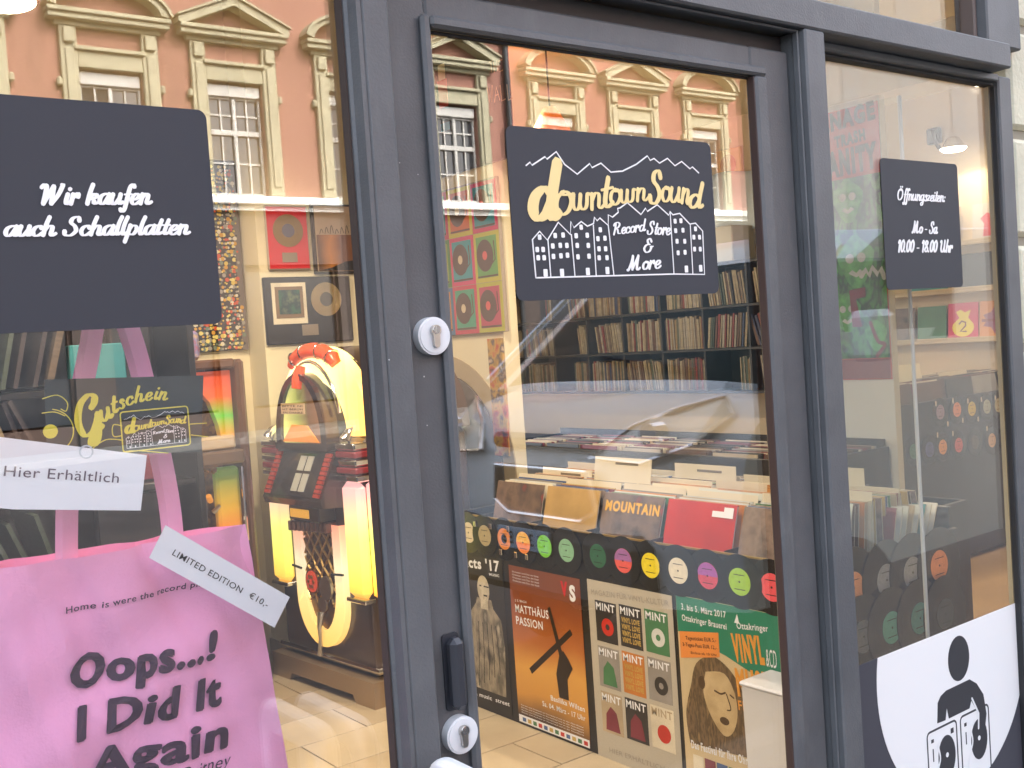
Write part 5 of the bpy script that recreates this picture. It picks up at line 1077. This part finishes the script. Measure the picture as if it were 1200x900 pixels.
# ledges with front-facing sleeves on the right wall
for i, (z, lab) in enumerate(((1.335, 'lower'), (1.70, 'middle'), (2.04, 'upper'))):
    tag(MB().bbox(7.38, 7.498, 2.3, 3.9, z-.02, z, .003).bbox(7.38, 7.386, 2.3, 3.9, z, z+.02, .002).build('picture_ledge', mat('ledge_wood', (.5, .4, .26), .5)), '%s picture ledge with sleeves on the right wall' % lab, 'ledge')
def wallcover(y, z, w_, h, m_, label, extra=None):
    o = tag(MB().box(-.004, 0, -w_/2, w_/2, 0, h).build('record_sleeve', m_, None, origin=(0, 0, 0)), label, 'record'); o.location = (7.43, y, z); o.rotation_euler = (0, R(6), 0)
    if extra: 
        b = MB(); ms = extra(b); k = b.build('cover_picture', ms, None, origin=(0, 0, 0)); k.parent = o
    return o
def e_bag(b):
    P = [(.0+.085*math.cos(R(a)), .09+.07*math.sin(R(a))) for a in range(-200, 21, 20)]+[(.04, .16), (.06, .215), (.015, .2), (-.02, .22), (-.055, .205), (-.03, .16)]
    b.prism(P, (-.0042, 0, 0), XP, .0008, 0); b.stroke([(-.03, .115), (-.01, .135), (.02, .125), (.02, .1), (-.02, .06), (.025, .058)], .012, (-.0052, 0, 0), XP, .0006, 1); return [YEL, mat('bag_dark', (.15, .03, .05), .5)]
def e_star(b): b.prism([(0, .03), (.03, .08), (.09, .09), (.06, .13), (.09, .17), (.03, .19), (0, .24), (-.03, .19), (-.09, .17), (-.06, .13), (-.09, .09), (-.03, .08)], (-.0042, 0, 0), XP, .0008, 0); b.box(-.006, -.005, -.1, .1, .12, .14, 1); return [mat('purple_print', (.25, .08, .15), .5), SM['wine']]
def e_fig(b): b.prism([(-.04, .03), (-.03, .12), (-.06, .16), (-.01, .2), (.04, .17), (.02, .11), (.04, .03)], (-.0042, 0, 0), XP, .0008, 0); return [mat('fig_red', (.6, .1, .12), .5)]
wallcover(2.85, 1.337, .235, .27, mat('cover_magenta', (.6, .04, .12), .45), 'magenta sleeve with a yellow money bag marked 2 on the lower ledge', e_bag)
wallcover(2.605, 1.337, .235, .27, mat('cover_orange', (.6, .26, .08), .45), 'orange sleeve with a purple diamond star on the lower ledge', e_star)
wallcover(3.10, 1.337, .235, .26, SM['green'], 'dark green sleeve left of the money bag sleeve on the lower ledge')
wallcover(3.36, 1.337, .235, .26, SM['darkpic'], 'brown picture sleeve leftmost on the lower ledge')
wallcover(2.75, 1.702, .3, .26, SM['dark'], 'black sleeve on the middle ledge, partly behind the opening hours sign')
wallcover(3.1, 1.702, .3, .26, SM['teal'], 'teal sleeve on the middle ledge behind the opening hours sign')
wallcover(2.62, 2.042, .24, .27, mat('cover_white_pic', (.55, .5, .45), .5), 'pale sleeve with a small red figure on the upper ledge', e_fig)
wallcover(2.95, 2.042, .24, .27, SM['tan'], 'tan sleeve on the upper ledge left of the pale one')
# ===================================================================  ceiling and wall lamps
def spot_lamp(x, y, z, label, aim=(0, 0, -1), power=60, scale=1., col=(1, .8, .55), light=True, ceil=3.4):
    r = empty('spot_lamp', (x, y, z), label, 'lamp', None)
    a = Vector(aim).normalized(); P = Vector((x, y, z)); s = scale
    b = MB(); b.tube([P-a*.10*s, P-a*.09*s, P-a*.03*s, P], [.02*s, .03*s, .042*s, .055*s], 18); sh2 = b.build('lamp_shade', CHROME, r, True)
    b = MB(); b.tube([P+a*.0005, P+a*.006], .047*s, 18); b.build('lit_bulb', mat('lamp_glow', (1, .9, .7), .5, emit=((1, .86, .6), 4)), r)
    if ceil: 
        b = MB(); b.tube([P-a*.08*s, (x, y, z+.12*s), (x, y, ceil)], .008*s, 6); b.build('arm', BLKW, r, True)
    if light:
        l = bpy.data.lights.new('lamp_light', 'SPOT'); l.energy = power; l.color = col; l.spot_size = R(125); l.spot_blend = .6; l.shadow_soft_size = .06
        o = bpy.data.objects.new('lamp_light', l); C.objects.link(o); o.parent = r; o.location = a*.02; o.rotation_euler = a.to_track_quat('-Z', 'Y').to_euler()
    return r
LP = 19
spot_lamp(.632, 1.2, 2.385, 'bright chrome ceiling spot at the top left behind the display window', (.1, -.1, -1), LP, 1.1)
spot_lamp(1.2, 2.6, 3.1, 'ceiling spot above the wooden jukebox', (.1, .3, -1), LP*1.1)
spot_lamp(2.0, 1.6, 3.1, 'ceiling spot over the aisle in front of the first counter', (.2, .2, -1), LP*1.3)
spot_lamp(3.2, 1.5, 3.1, 'ceiling spot above the first record counter', (-.3, .1, -1), LP*1.2)
spot_lamp(4.2, 4.0, 3.1, 'ceiling spot above the middle counter', (.4, .1, -1), LP*1.5)
spot_lamp(5.9, 5.6, 3.1, 'ceiling spot aimed at the long wall shelf', (.5, .1, -1), LP*.9)
spot_lamp(6.5, 2.114, 2.967, 'bright chrome spot high at the right edge of the side window', (-.3, -.1, -.9), LP*1.1, 1.3)
spot_lamp(5.9, 2.85, 2.86, 'chrome spot peeping out beside the comic poster title', (.1, -.6, -.7), LP*.6, 1.)
# clamp lamp on the right wall
q = empty('clamp_lamp', (7.3, 2.8, 2.75), 'jointed clamp lamp with chrome shade and glowing bulb on the right wall', 'lamp')
b = MB(); b.tube([(7.49, 3.02, 2.86), (7.38, 2.98, 2.88), (7.30, 2.92, 2.80), (7.25, 2.85, 2.72)], .014, 8); b.bbox(7.44, 7.499, 2.97, 3.07, 2.80, 2.92, .01); b.build('arm', mat('iron_black', (.03, .03, .03), .4), q, True)
P = Vector((7.2, 2.72, 2.70)); b = MB(); b.tube([P+Vector((0, 0, .08)), P+Vector((0, 0, .07)), P+Vector((0, 0, .02)), P], [.03, .045, .07, .1], 18); b.build('lamp_shade', CHROME, q, True)
b = MB(); b.tube([P-Vector((0, 0, .001)), P-Vector((0, 0, .02))], [.088, .07], 18); b.build('lit_bulb', mat('lamp_glow'), q)
l = bpy.data.lights.new('lamp_light', 'SPOT'); l.energy = 2.5; l.color = (1, .8, .55); l.spot_size = R(150); l.shadow_soft_size = .05
o = bpy.data.objects.new('lamp_light', l); C.objects.link(o); o.parent = q; o.location = P-Vector((0, 0, .03))-Vector(q.location)
# orange pendant shade glimpsed at the top of the door
q = tag(MB().tube([(4.4, 3.8, 3.0), (4.4, 3.8, 2.86), (4.4, 3.8, 2.72)], [.04, .12, .16], 20).build('pendant_shade', mat('orange_shade', (.8, .2, .05), .5, emit=((.9, .2, .03), .08)), None, True), 'orange cone pendant shade hanging above the middle counter', 'lamp')
MB().tube([(4.4, 3.8, 3.0), (4.4, 3.8, 3.4)], .006, 6).build('cord', BLKW, q)

# =================================================================== LEFT: RACK OF LEANING SLEEVES BEHIND THE PAPERS
rk = empty('leaning_rack', (.7, 1.95, 0), 'black shelf rack with kraft and black sleeves leaning every way, left behind the papers', 'rack')
for a in ((.2, 1.22, 2.1, 2.12, .4, 1.9), (.2, .22, 1.8, 2.1, .4, 1.9), (1.2, 1.22, 1.8, 2.1, .4, 1.9)): MB().bbox(*a, .002).build('side_board', BLKW, rk)
for z in (.55, .88, 1.2, 1.5): MB().bbox(.222, 1.198, 1.82, 2.098, z-.018, z, .002).build('shelf_board', BLKW, rk)
GL_ = 'sleeves leaning in the rack behind the papers'
for (z, le0, n) in ((1.502, -.25, 12), (1.202, .35, 12), (.882, .3, 12)):
    for i in range(n):
        k = random.choice((0, 4, 4, 6, 8, 4)); hh = random.uniform(.24, .29)
        o = spine(.27+i*.048+random.uniform(-.01, .01), 1.93+random.uniform(-.03, .03), z+.002+.02*abs(le0), 0, k, random.choice((.012, .018)), hh, 'worn sleeve leaning on the %s shelf of the black rack behind the papers' % {1.502: 'top', 1.202: 'middle', .882: 'low'}[z], GL_, rz=0)
        o.rotation_euler = (0, 0, R(90)); o.rotation_euler.rotate_axis('X', -(le0+random.uniform(-.08, .08))); o.location.z += .004
for i, (x, z, w_, h, m_) in enumerate(((.95, 1.505, .16, .12, 'teal'), (1.05, 1.505, .12, .22, 'dark'), (1.0, 1.205, .2, .25, 'wine'), (1.02, .885, .2, .28, 'dark'))):
    tag(MB().bbox(x-w_/2, x+w_/2, 1.86+.01*i, 1.9+.01*i, z, z+h, .003).build('box_set', SM[m_]), ('teal box on the top shelf of the rack', 'tall black box on the top shelf of the rack', 'wine red box on the middle shelf of the rack', 'black box on the lower shelf of the rack')[i], 'box')
# =================================================================== THE STREET
b = MB(); b.box(-60, 90, -19.1, -1.25, -.3, -.14); struct(b.build('road', mat('asphalt', (.06, .06, .062), .8, nz=(3, .15), bump=(90, .4))))
b = MB(); b.box(-60, 90, -1.25, -.001, -.3, -.02); b.box(-60, 90, -20.7, -19.1, -.3, -.02); struct(b.build('pavement', mat('pavement_stone', (.12, .12, .115), .8, nz=(2, .12), bump=(60, .3))))
b = MB(); b.bbox(-60, 90, -1.38, -1.251, -.3, -.018, .01); b.bbox(-60, 90, -19.099, -18.97, -.3, -.018, .01); struct(b.build('kerb', mat('granite_kerb', (.16, .16, .155), .7, nz=(9, .2))))
b = MB(); b.box(-300, 300, -300, 300, -.42, -.31); struct(b.build('ground', mat('earth', (.15, .14, .12), .9)))
OPP = -20.7
TRIM = mat('cream_trim', (.38, .36, .25), .75, nz=(2, .08))
WHT = mat('white_window_paint', (.5, .5, .48), .5)
PANE = mat('house_glass', (.03, .035, .045), .06, spec=.8)
CURT = mat('curtain', (.5, .42, .32), .9, nz=(3, .1))
def facade(x0, x1, wins, wallm, label, ground_m, roofz=13.2):
    h = empty('town_house', ((x0+x1)/2, OPP-5, -.02), label, 'building')
    cuts = sorted(wins); b = MB(); e = x0
    for c in cuts: b.box(e, c-.62, OPP-.5, OPP, 5.1, 7.55); e = c+.62
    b.box(e, x1, OPP-.5, OPP, 5.1, 7.55); b.box(x0, x1, OPP-.5, OPP, 7.55, roofz); b.box(x0, x1, OPP-.5, OPP-.02, 4.85, 5.1)
    b.box(x0, x1, OPP-9, OPP-.5, -.02, roofz); b.build('wall', wallm, h)
    b = MB(); e = x0
    b.box(x0, x1, OPP-.5, OPP, 3.6, 4.85)
    k = x0+.4
    while k < x1-3.0: b.box(k-.4, k+.35, OPP-.5, OPP, -.02, 3.6); k += 3.0
    b.box(k-.4, x1, OPP-.5, OPP, -.02, 3.6)
    b.build('ground_floor', ground_m, h)
    k = x0+.75
    while k < x1-2.9: 
        s_ = MB().box(k+.05, k+2.2, OPP-.25, OPP-.22, .5, 3.5).build('shop_window', PANE, h)
        f_ = MB(); f_.box(k, k+.06, OPP-.22, OPP-.14, .4, 3.6); f_.box(k+2.19, k+2.25, OPP-.22, OPP-.14, .4, 3.6); f_.box(k+.06, k+2.19, OPP-.22, OPP-.14, 3.48, 3.6); f_.box(k, k+2.25, OPP-.3, OPP-.1, -.02, .45); f_.build('window_frame', mat('brown_shop_frame', (.08, .05, .04), .5), s_); k += 3.0
    b = MB(); b.bbox(x0, x1, OPP+.002, OPP+.26, 4.9, 5.08, .02); b.box(x0, x1, OPP+.002, OPP+.12, 4.78, 4.9); b.build('string_course', mat('white_string_course', (.8, .82, .8), .6), h)
    b = MB(); b.bbox(x0, x1, OPP+.002, OPP+.6, roofz-.5, roofz, .05); b.bbox(x0, x1, OPP+.002, OPP+.3, roofz-.8, roofz-.5, .03); b.build('cornice', TRIM, h)
    b = MB(); b.prism([(x0, roofz), (x1, roofz), (x1, roofz+2), (x0, roofz+2)], (0, OPP-2.5, 0), ((1, 0, 0), (0, 0, 1), (0, 1, 0)), .3); b.build('roof', mat('roof_tile', (.25, .1, .07), .8), h)
    return h
def ped_window(h, c, kind):
    y = OPP; BX = lambda mb, a0, a1, y0, y1, z0, z1, bv=.015: mb.bbox(c+a0, c+a1, y+y0, y+y1, z0, z1, bv)
    w_ = MB(); BX(w_, -.62, -.56, -.2, -.1, 5.1, 7.25); BX(w_, .56, .62, -.2, -.1, 5.1, 7.25); BX(w_, -.045, .045, -.19, -.09, 5.1, 7.25); BX(w_, -.56, .56, -.195, -.085, 6.42, 6.54); BX(w_, -.62, .62, -.2, -.1, 7.2, 7.25); BX(w_, -.56, .56, -.2, -.1, 5.1, 5.18)
    for s in (-.3, .3):
        BX(w_, s-.02, s+.02, -.18, -.12, 5.18, 7.2, .004)
        for z in (5.82, 6.86): BX(w_, s-.24, s+.24, -.178, -.122, z-.02, z+.02, .004)
    w_.build('window', WHT, h); win = C.objects[-1]
    MB().box(c-.58, c+.58, y-.17, y-.165, 5.1, 7.25).build('pane', PANE, win)
    q = MB(); 
    for s in (-1, 1):
        for k in range(5): x = c+s*(.52-.055*k); q.box(x-.02, x+.03, y-.26-.02*(k % 2), y-.25, 5.15, 7.2)
    q.build('curtain', CURT, win)
    q = MB(); BX(q, -.60, .60, -.16, -.03, 7.25, 7.5); q.build('blind_box', WHT, win)
    t = MB()
    for s in (-1, 1):
        x0, x1 = sorted((s*.64, s*.97)); BX(t, x0, x1, .002, .12, 5.1, 8.34); x0, x1 = sorted((s*.72, s*.89)); BX(t, x0, x1, .12, .16, 5.3, 7.9)
        x0, x1 = sorted((s*.97, s*1.07)); BX(t, x0, x1, .002, .14, 7.15, 7.32, .03); BX(t, *sorted((s*.70, s*.91)), .12, .2, 8.0, 8.3, .02)
    BX(t, -.64, .64, .002, .10, 7.55, 7.88); BX(t, -.7, .7, .002, .18, 7.88, 7.96); BX(t, -1.05, 1.05, .002, .14, 8.34, 8.44); BX(t, -1.2, 1.2, .002, .30, 8.44, 8.55); BX(t, -1.22, 1.22, .002, .36, 8.55, 8.64)
    t.build('surround', TRIM, h); t = MB()
    if kind == 'tri':
        for s in (-1, 1):
            P = [(s*1.25, 8.64), (s*1.25, 8.76), (0, 9.30), (0, 9.12), (s*.95, 8.70), (s*1.1, 8.64)]; t.prism([(c+p[0], p[1]) for p in P], (0, y+.002, 0), ((1, 0, 0), (0, 0, 1), (0, 1, 0)), .34)
            P = [(s*1.28, 8.76), (s*1.28, 8.80), (0, 9.36), (0, 9.30)]; t.prism([(c+p[0], p[1]) for p in P], (0, y+.002, 0), ((1, 0, 0), (0, 0, 1), (0, 1, 0)), .40)
    else:
        for r0, r1, d in ((1.0, 1.16, .34), (1.16, 1.22, .40)):
            O_ = [(c+r1*1.04*math.cos(R(a)), 8.62+r1*.56*math.sin(R(a))) for a in range(4, 177, 8)]; I_ = [(c+r0*1.04*math.cos(R(a)), 8.62+r0*.53*math.sin(R(a))) for a in range(176, 3, -8)]
            for i in range(len(O_)-1):
                t.prism([O_[i], O_[i+1], I_[-2-i], I_[-1-i]], (0, y+.002, 0), ((1, 0, 0), (0, 0, 1), (0, 1, 0)), d)
    t.build('pediment', TRIM, h)
RED = mat('salmon_render', (.31, .15, .115), .85, nz=(1.2, .07), bump=(40, .15)); RED2 = mat('rose_render', (.30, .12, .10), .85, nz=(1.2, .08), bump=(40, .15))
wear(RED, 1.3, .5, .75, (.22, .12, .09)); wear(RED2, 1.3, .5, .75, (.21, .09, .075)); wear(TRIM, 3, .5, .8, (.27, .25, .17))
GRD = mat('ground_floor_dark', (.06, .045, .04), .7)
wa = [(1.35, 'arch'), (4.25, 'tri'), (7.17, 'arch'), (9.8, 'tri'), (12.7, 'arch'), (15.65, 'tri')]
hA = facade(-6, 17.2, [w_[0] for w_ in wa], RED, 'salmon red town house across the street, mirrored in the left pane', GRD)
for c, k in wa: ped_window(hA, c, k)
wb = [(18.95, 'arch'), (21.8, 'tri'), (24.8, 'arch'), (27.7, 'tri')]
hB = facade(17.2, 29.6, [w_[0] for w_ in wb], RED2, 'rose red town house right of the drainpipe, mirrored in the door', GRD)
for c, k in wb: ped_window(hB, c, k)
dp = tag(MB().tube([(17.25, OPP+.12, -.02), (17.25, OPP+.12, 12.4)], .075, 12).build('drainpipe', mat('dark_pipe', (.03, .035, .04), .4), None, True), 'dark drainpipe running down between the two red houses', 'drainpipe')
b = MB()
for z in (3, 5.6, 8.2, 10.8): b.tube([(17.25, OPP+.12, z), (17.25, OPP+.12, z+.06)], .095, 12)
b.build('pipe_bracket', mat('dark_pipe'), dp)
# pale house further along
PALE = mat('pale_render', (.14, .145, .145), .8, nz=(.6, .04))
hC = empty('town_house', (50, OPP-5, -.02), 'long pale grey town house further along the street', 'building')
b = MB(); b.box(29.6, 75, OPP-9, OPP+.3, -.02, 15.5); b.build('wall', PALE, hC)
for i in range(13):
    for j in range(4):
        x = 32+3.4*i; z = 1.0+3.6*j; f_ = MB().box(x-.55, x-.47, OPP+.302, OPP+.31, z, z+2).box(x+.47, x+.55, OPP+.302, OPP+.31, z, z+2).box(x-.55, x+.55, OPP+.302, OPP+.31, z+2, z+2.1).box(x-.6, x+.6, OPP+.302, OPP+.315, z-.1, z).build('window', PALE, hC)
        MB().box(x-.47, x+.47, OPP+.302, OPP+.32, z, z+2).build('pane', mat('pale_pane', (.10, .11, .115), .3), f_)

# =================================================================== PARKED VAN (mirrored in the door)
vn = empty('parked_van', (5.4, -2.42, -.14), 'silver blue van parked on the road just right of the shop door', 'van')
VP = mat('silver_blue_paint', (.66, .74, .82), .4, 0., coat=.5); VX = ((0, -1, 0), (0, 0, 1), (-1, 0, 0))
y0v, y1v, X0 = -3.42, -1.42, 3.0
# side profile lofted across the width, corners pulled in
prof = [(.0, .42), (-.02, .62), (-.02, .80), (.02, 1.06), (.10, 1.20), (.22, 1.26), (.40, 1.30), (.48, 1.33), (1.15, 1.86), (1.45, 2.00), (4.6, 2.06), (4.75, 1.98), (4.8, 1.1), (4.78, .42)]
mb = MB(); ny = 14; rings = []
for j in range(ny+1):
    v_ = j/ny; yy = y0v+(y1v-y0v)*v_; e = abs(v_-.5)*2
    ring = []
    for (px_, pz) in prof:
        pull = .22*max(0, e-.35)**2/.42 if px_ < .45 else .06*e**4
        if pz > 1.42: inset = .10*(pz-1.42)/.6
        else: inset = 0
        ctr = (y0v+y1v)/2; y2 = ctr+(yy-ctr)*(1-inset)
        dz = -.05*e**4 if 1.0 < pz else 0
        x_ = X0+px_+(pull if px_ < 2 else -.05*e**4)
        ring.append((x_, y2, pz+dz))
    rings.append(ring)
for r_ in rings: mb.v += r_
np_ = len(prof)
for j in range(ny):
    for i in range(np_): a, c = j*np_+i, j*np_+(i+1) % np_; mb.f.append((a, c, c+np_, a+np_)); mb.m.append(1 if i == 7 and 1 <= j < ny-1 else 0)
mb.f.append(tuple(range(np_))); mb.m.append(0); mb.f.append(tuple(range(ny*np_, (ny+1)*np_))[::-1]); mb.m.append(0)
bod = mb.build('body', [VP, mat('windscreen', (.012, .028, .026), .3, spec=.1)], vn, True)
def vb(name, *a, m_=VP, bev=.01, par=None, s=False): return MB().bbox(*a, bev).build(name, m_, par or vn, s)
# grille, headlights, plate, bumper
gp = [(2.10, .98), (2.74, .98), (2.76, .82), (2.66, .765), (2.16, .765), (2.06, .82)]
gr = MB(); gr.prism([(-(-p[0]+.08), p[1]) if 0 else ((p[0]-.08), p[1]) for p in gp], (X0-.02, 0, 0), VX, .03); gro = gr.build('grille', mat('grille_black', (.02, .022, .025), .3), vn)
P = [((p[0]-.08), p[1]) for p in gp]; P.append(P[0]); b = MB(); b.tube([(X0-.055, -p[0], p[1]) for p in P], .012, 8); b.build('chrome_trim', mat('bright_chrome', (.9, .9, .92), .15, 1.), gro, True)
vb('bonnet_band', X0-.045, X0+.02, -2.70, -1.98, 1.06, 1.13, m_=mat('slate_blue', (.06, .11, .16), .25, .3), bev=.02, s=True)
for s in (-1, 1):
    c = -2.42; P = [(.40, 1.04), (.54, 1.16), (.72, 1.23), (.88, 1.27), (.93, 1.20), (.86, 1.09), (.66, 1.02)]
    b = MB(); n = len(P); vs = []
    for d in (.0, .05):
        for p in P: e = p[0]/1.0; x_ = X0+.22*max(0, e-.35)**2/.42+(.03 if p[1] < 1.1 else .10+(p[1]-1.1)*.7)-.045-d*.3; vs.append((x_, c+s*p[0]*.985, p[1]))
    b.add(vs, [tuple(range(n)), tuple(range(n, 2*n))]+[(i, (i+1) % n, n+(i+1) % n, n+i) for i in range(n)])
    hl = b.build('headlight', mat('headlight_lens', (.85, .85, .8), .15, 0., coat=1.), vn)
    b = MB(); ps = [vs[n+i] for i in range(n)]+[vs[n]]; b.tube([(p[0]-.004, p[1], p[2]) for p in ps], .009, 6); b.build('headlight_rim', mat('bright_chrome'), hl, True)
    b = MB(); b.tube([(X0-.01+.1*0+(.02 if s else 0)+.06, c+s*.72, 1.14), (X0-.0, c+s*.72, 1.14)], [.05, .05], 14); b.build('lamp_reflector', mat('bright_chrome'), hl)
pl_ = MB().bbox(X0-.075, X0-.06, -2.66, -2.28, .60, .70, .004).build('number_plate', mat('plate_blue_white', (.35, .48, .65), .4), vn)
b = MB(); text(b, 'G 389 EB', (2.31-.0, .625), (2.62, .625), .055, (X0-.0755, 0, 0), VX, .02); b.build('plate_lettering', BLACK, pl_)
vb('bumper', X0-.06, X0+.15, -3.1, -1.74, .38, .72, m_=mat('bumper_grey', (.10, .11, .12), .5), bev=.05, s=True)
vb('side_window', 4.05, 5.0, -1.49, -1.452, 1.42, 1.82, m_=mat('windscreen'), bev=.02); vb('door_handle', 5.25, 5.4, -1.425, -1.40, 1.25, 1.28, bev=.008)
for (a, c) in (((3.50, -1.46, 1.34), (4.17, -1.52, 1.88)), ((3.50, -3.38, 1.34), (4.17, -3.32, 1.88))): MB().tube([(a[0]-.03, a[1]+.02*(1 if a[1] > -2 else -1), a[2]), (c[0], c[1], c[2])], .018, 6).build('windscreen_pillar', mat('bright_chrome'), vn, True)
MB().tube([(3.52, -1.9, 1.375), (3.60, -2.6, 1.44)], .008, 6).build('wiper', BLACK, vn)
mr_ = MB(); mr_.bbox(3.95, 4.1, -1.36, -1.2, 1.36, 1.58, .03); mr_.tube([(4.08, -1.45, 1.39), (4.05, -1.3, 1.4)], .02, 6); mr_.build('wing_mirror', VP, vn, True)
for x in (3.95, 7.0):
    for y in (-1.52, -3.32):
        wh = MB(); wh.tube([(x, y-.09, .19), (x, y-.085, .19), (x, y+.085, .19), (x, y+.09, .19)], [.28, .325, .325, .28], 30); wo = wh.build('wheel', mat('tyre', (.02, .02, .02), .8), vn, True)
        MB().tube([(x, y-.095, .19), (x, y+.095, .19)], [.2, .2], 20).build('rim', STEEL, wo, True)
        s = 1 if y > -2 else -1
        MB().tube([(x, y+s*.03-.01, .19), (x, y+s*.105, .19)], .40, 30).build('wheel_arch', mat('arch_black', (.015, .015, .015), .8), vn, True)
# =================================================================== WHITE PLASTIC SIGN BOARD STANDING IN FRONT OF THE DOOR
ab = empty('folding_stand', (.76, -.2, -.02), 'white plastic folding stand in front of the door, only its rounded top showing', 'stand')
AW = mat('white_plastic', (.62, .66, .70), .35)
for k, xo in ((0, .745), (1, .80)):
    O_ = rrect(.24, 1.0, .04, 6, .12, .50); I_ = rrect(.16, .90, .02, 6, .12, .495); n = len(O_)
    b = MB(); U_, V_ = Vector((0, -1, 0)), Vector((0, 0, 1)); o0 = Vector((xo, -.105-.02*(1-k), -.02))
    for h_ in (0, -.03):
        for L_ in (O_, I_): b.v += [tuple(o0+U_*p[0]+V_*p[1]+Vector((h_, 0, 0))) for p in L_]
    for q_ in range(n):
        r_ = (q_+1) % n; b.f += [(q_, r_, n+r_, n+q_), (2*n+q_, 3*n+q_, 3*n+r_, 2*n+r_), (q_, 2*n+q_, 2*n+r_, r_), (n+q_, n+r_, 3*n+r_, 3*n+q_)]; b.m += [0]*4
    o = b.build('hoop', AW, ab); bv = o.modifiers.new('round', 'BEVEL'); bv.width = .012; bv.segments = 3; bv.limit_method = 'ANGLE'; bv.angle_limit = R(60)
    for z_ in (.35, .7): MB().bbox(xo-.027, xo-.003, -.31, -.135-.02*(1-k), z_, z_+.04, .006).build('crossbar', AW, ab)
for me in bpy.data.meshes:
    me.validate()
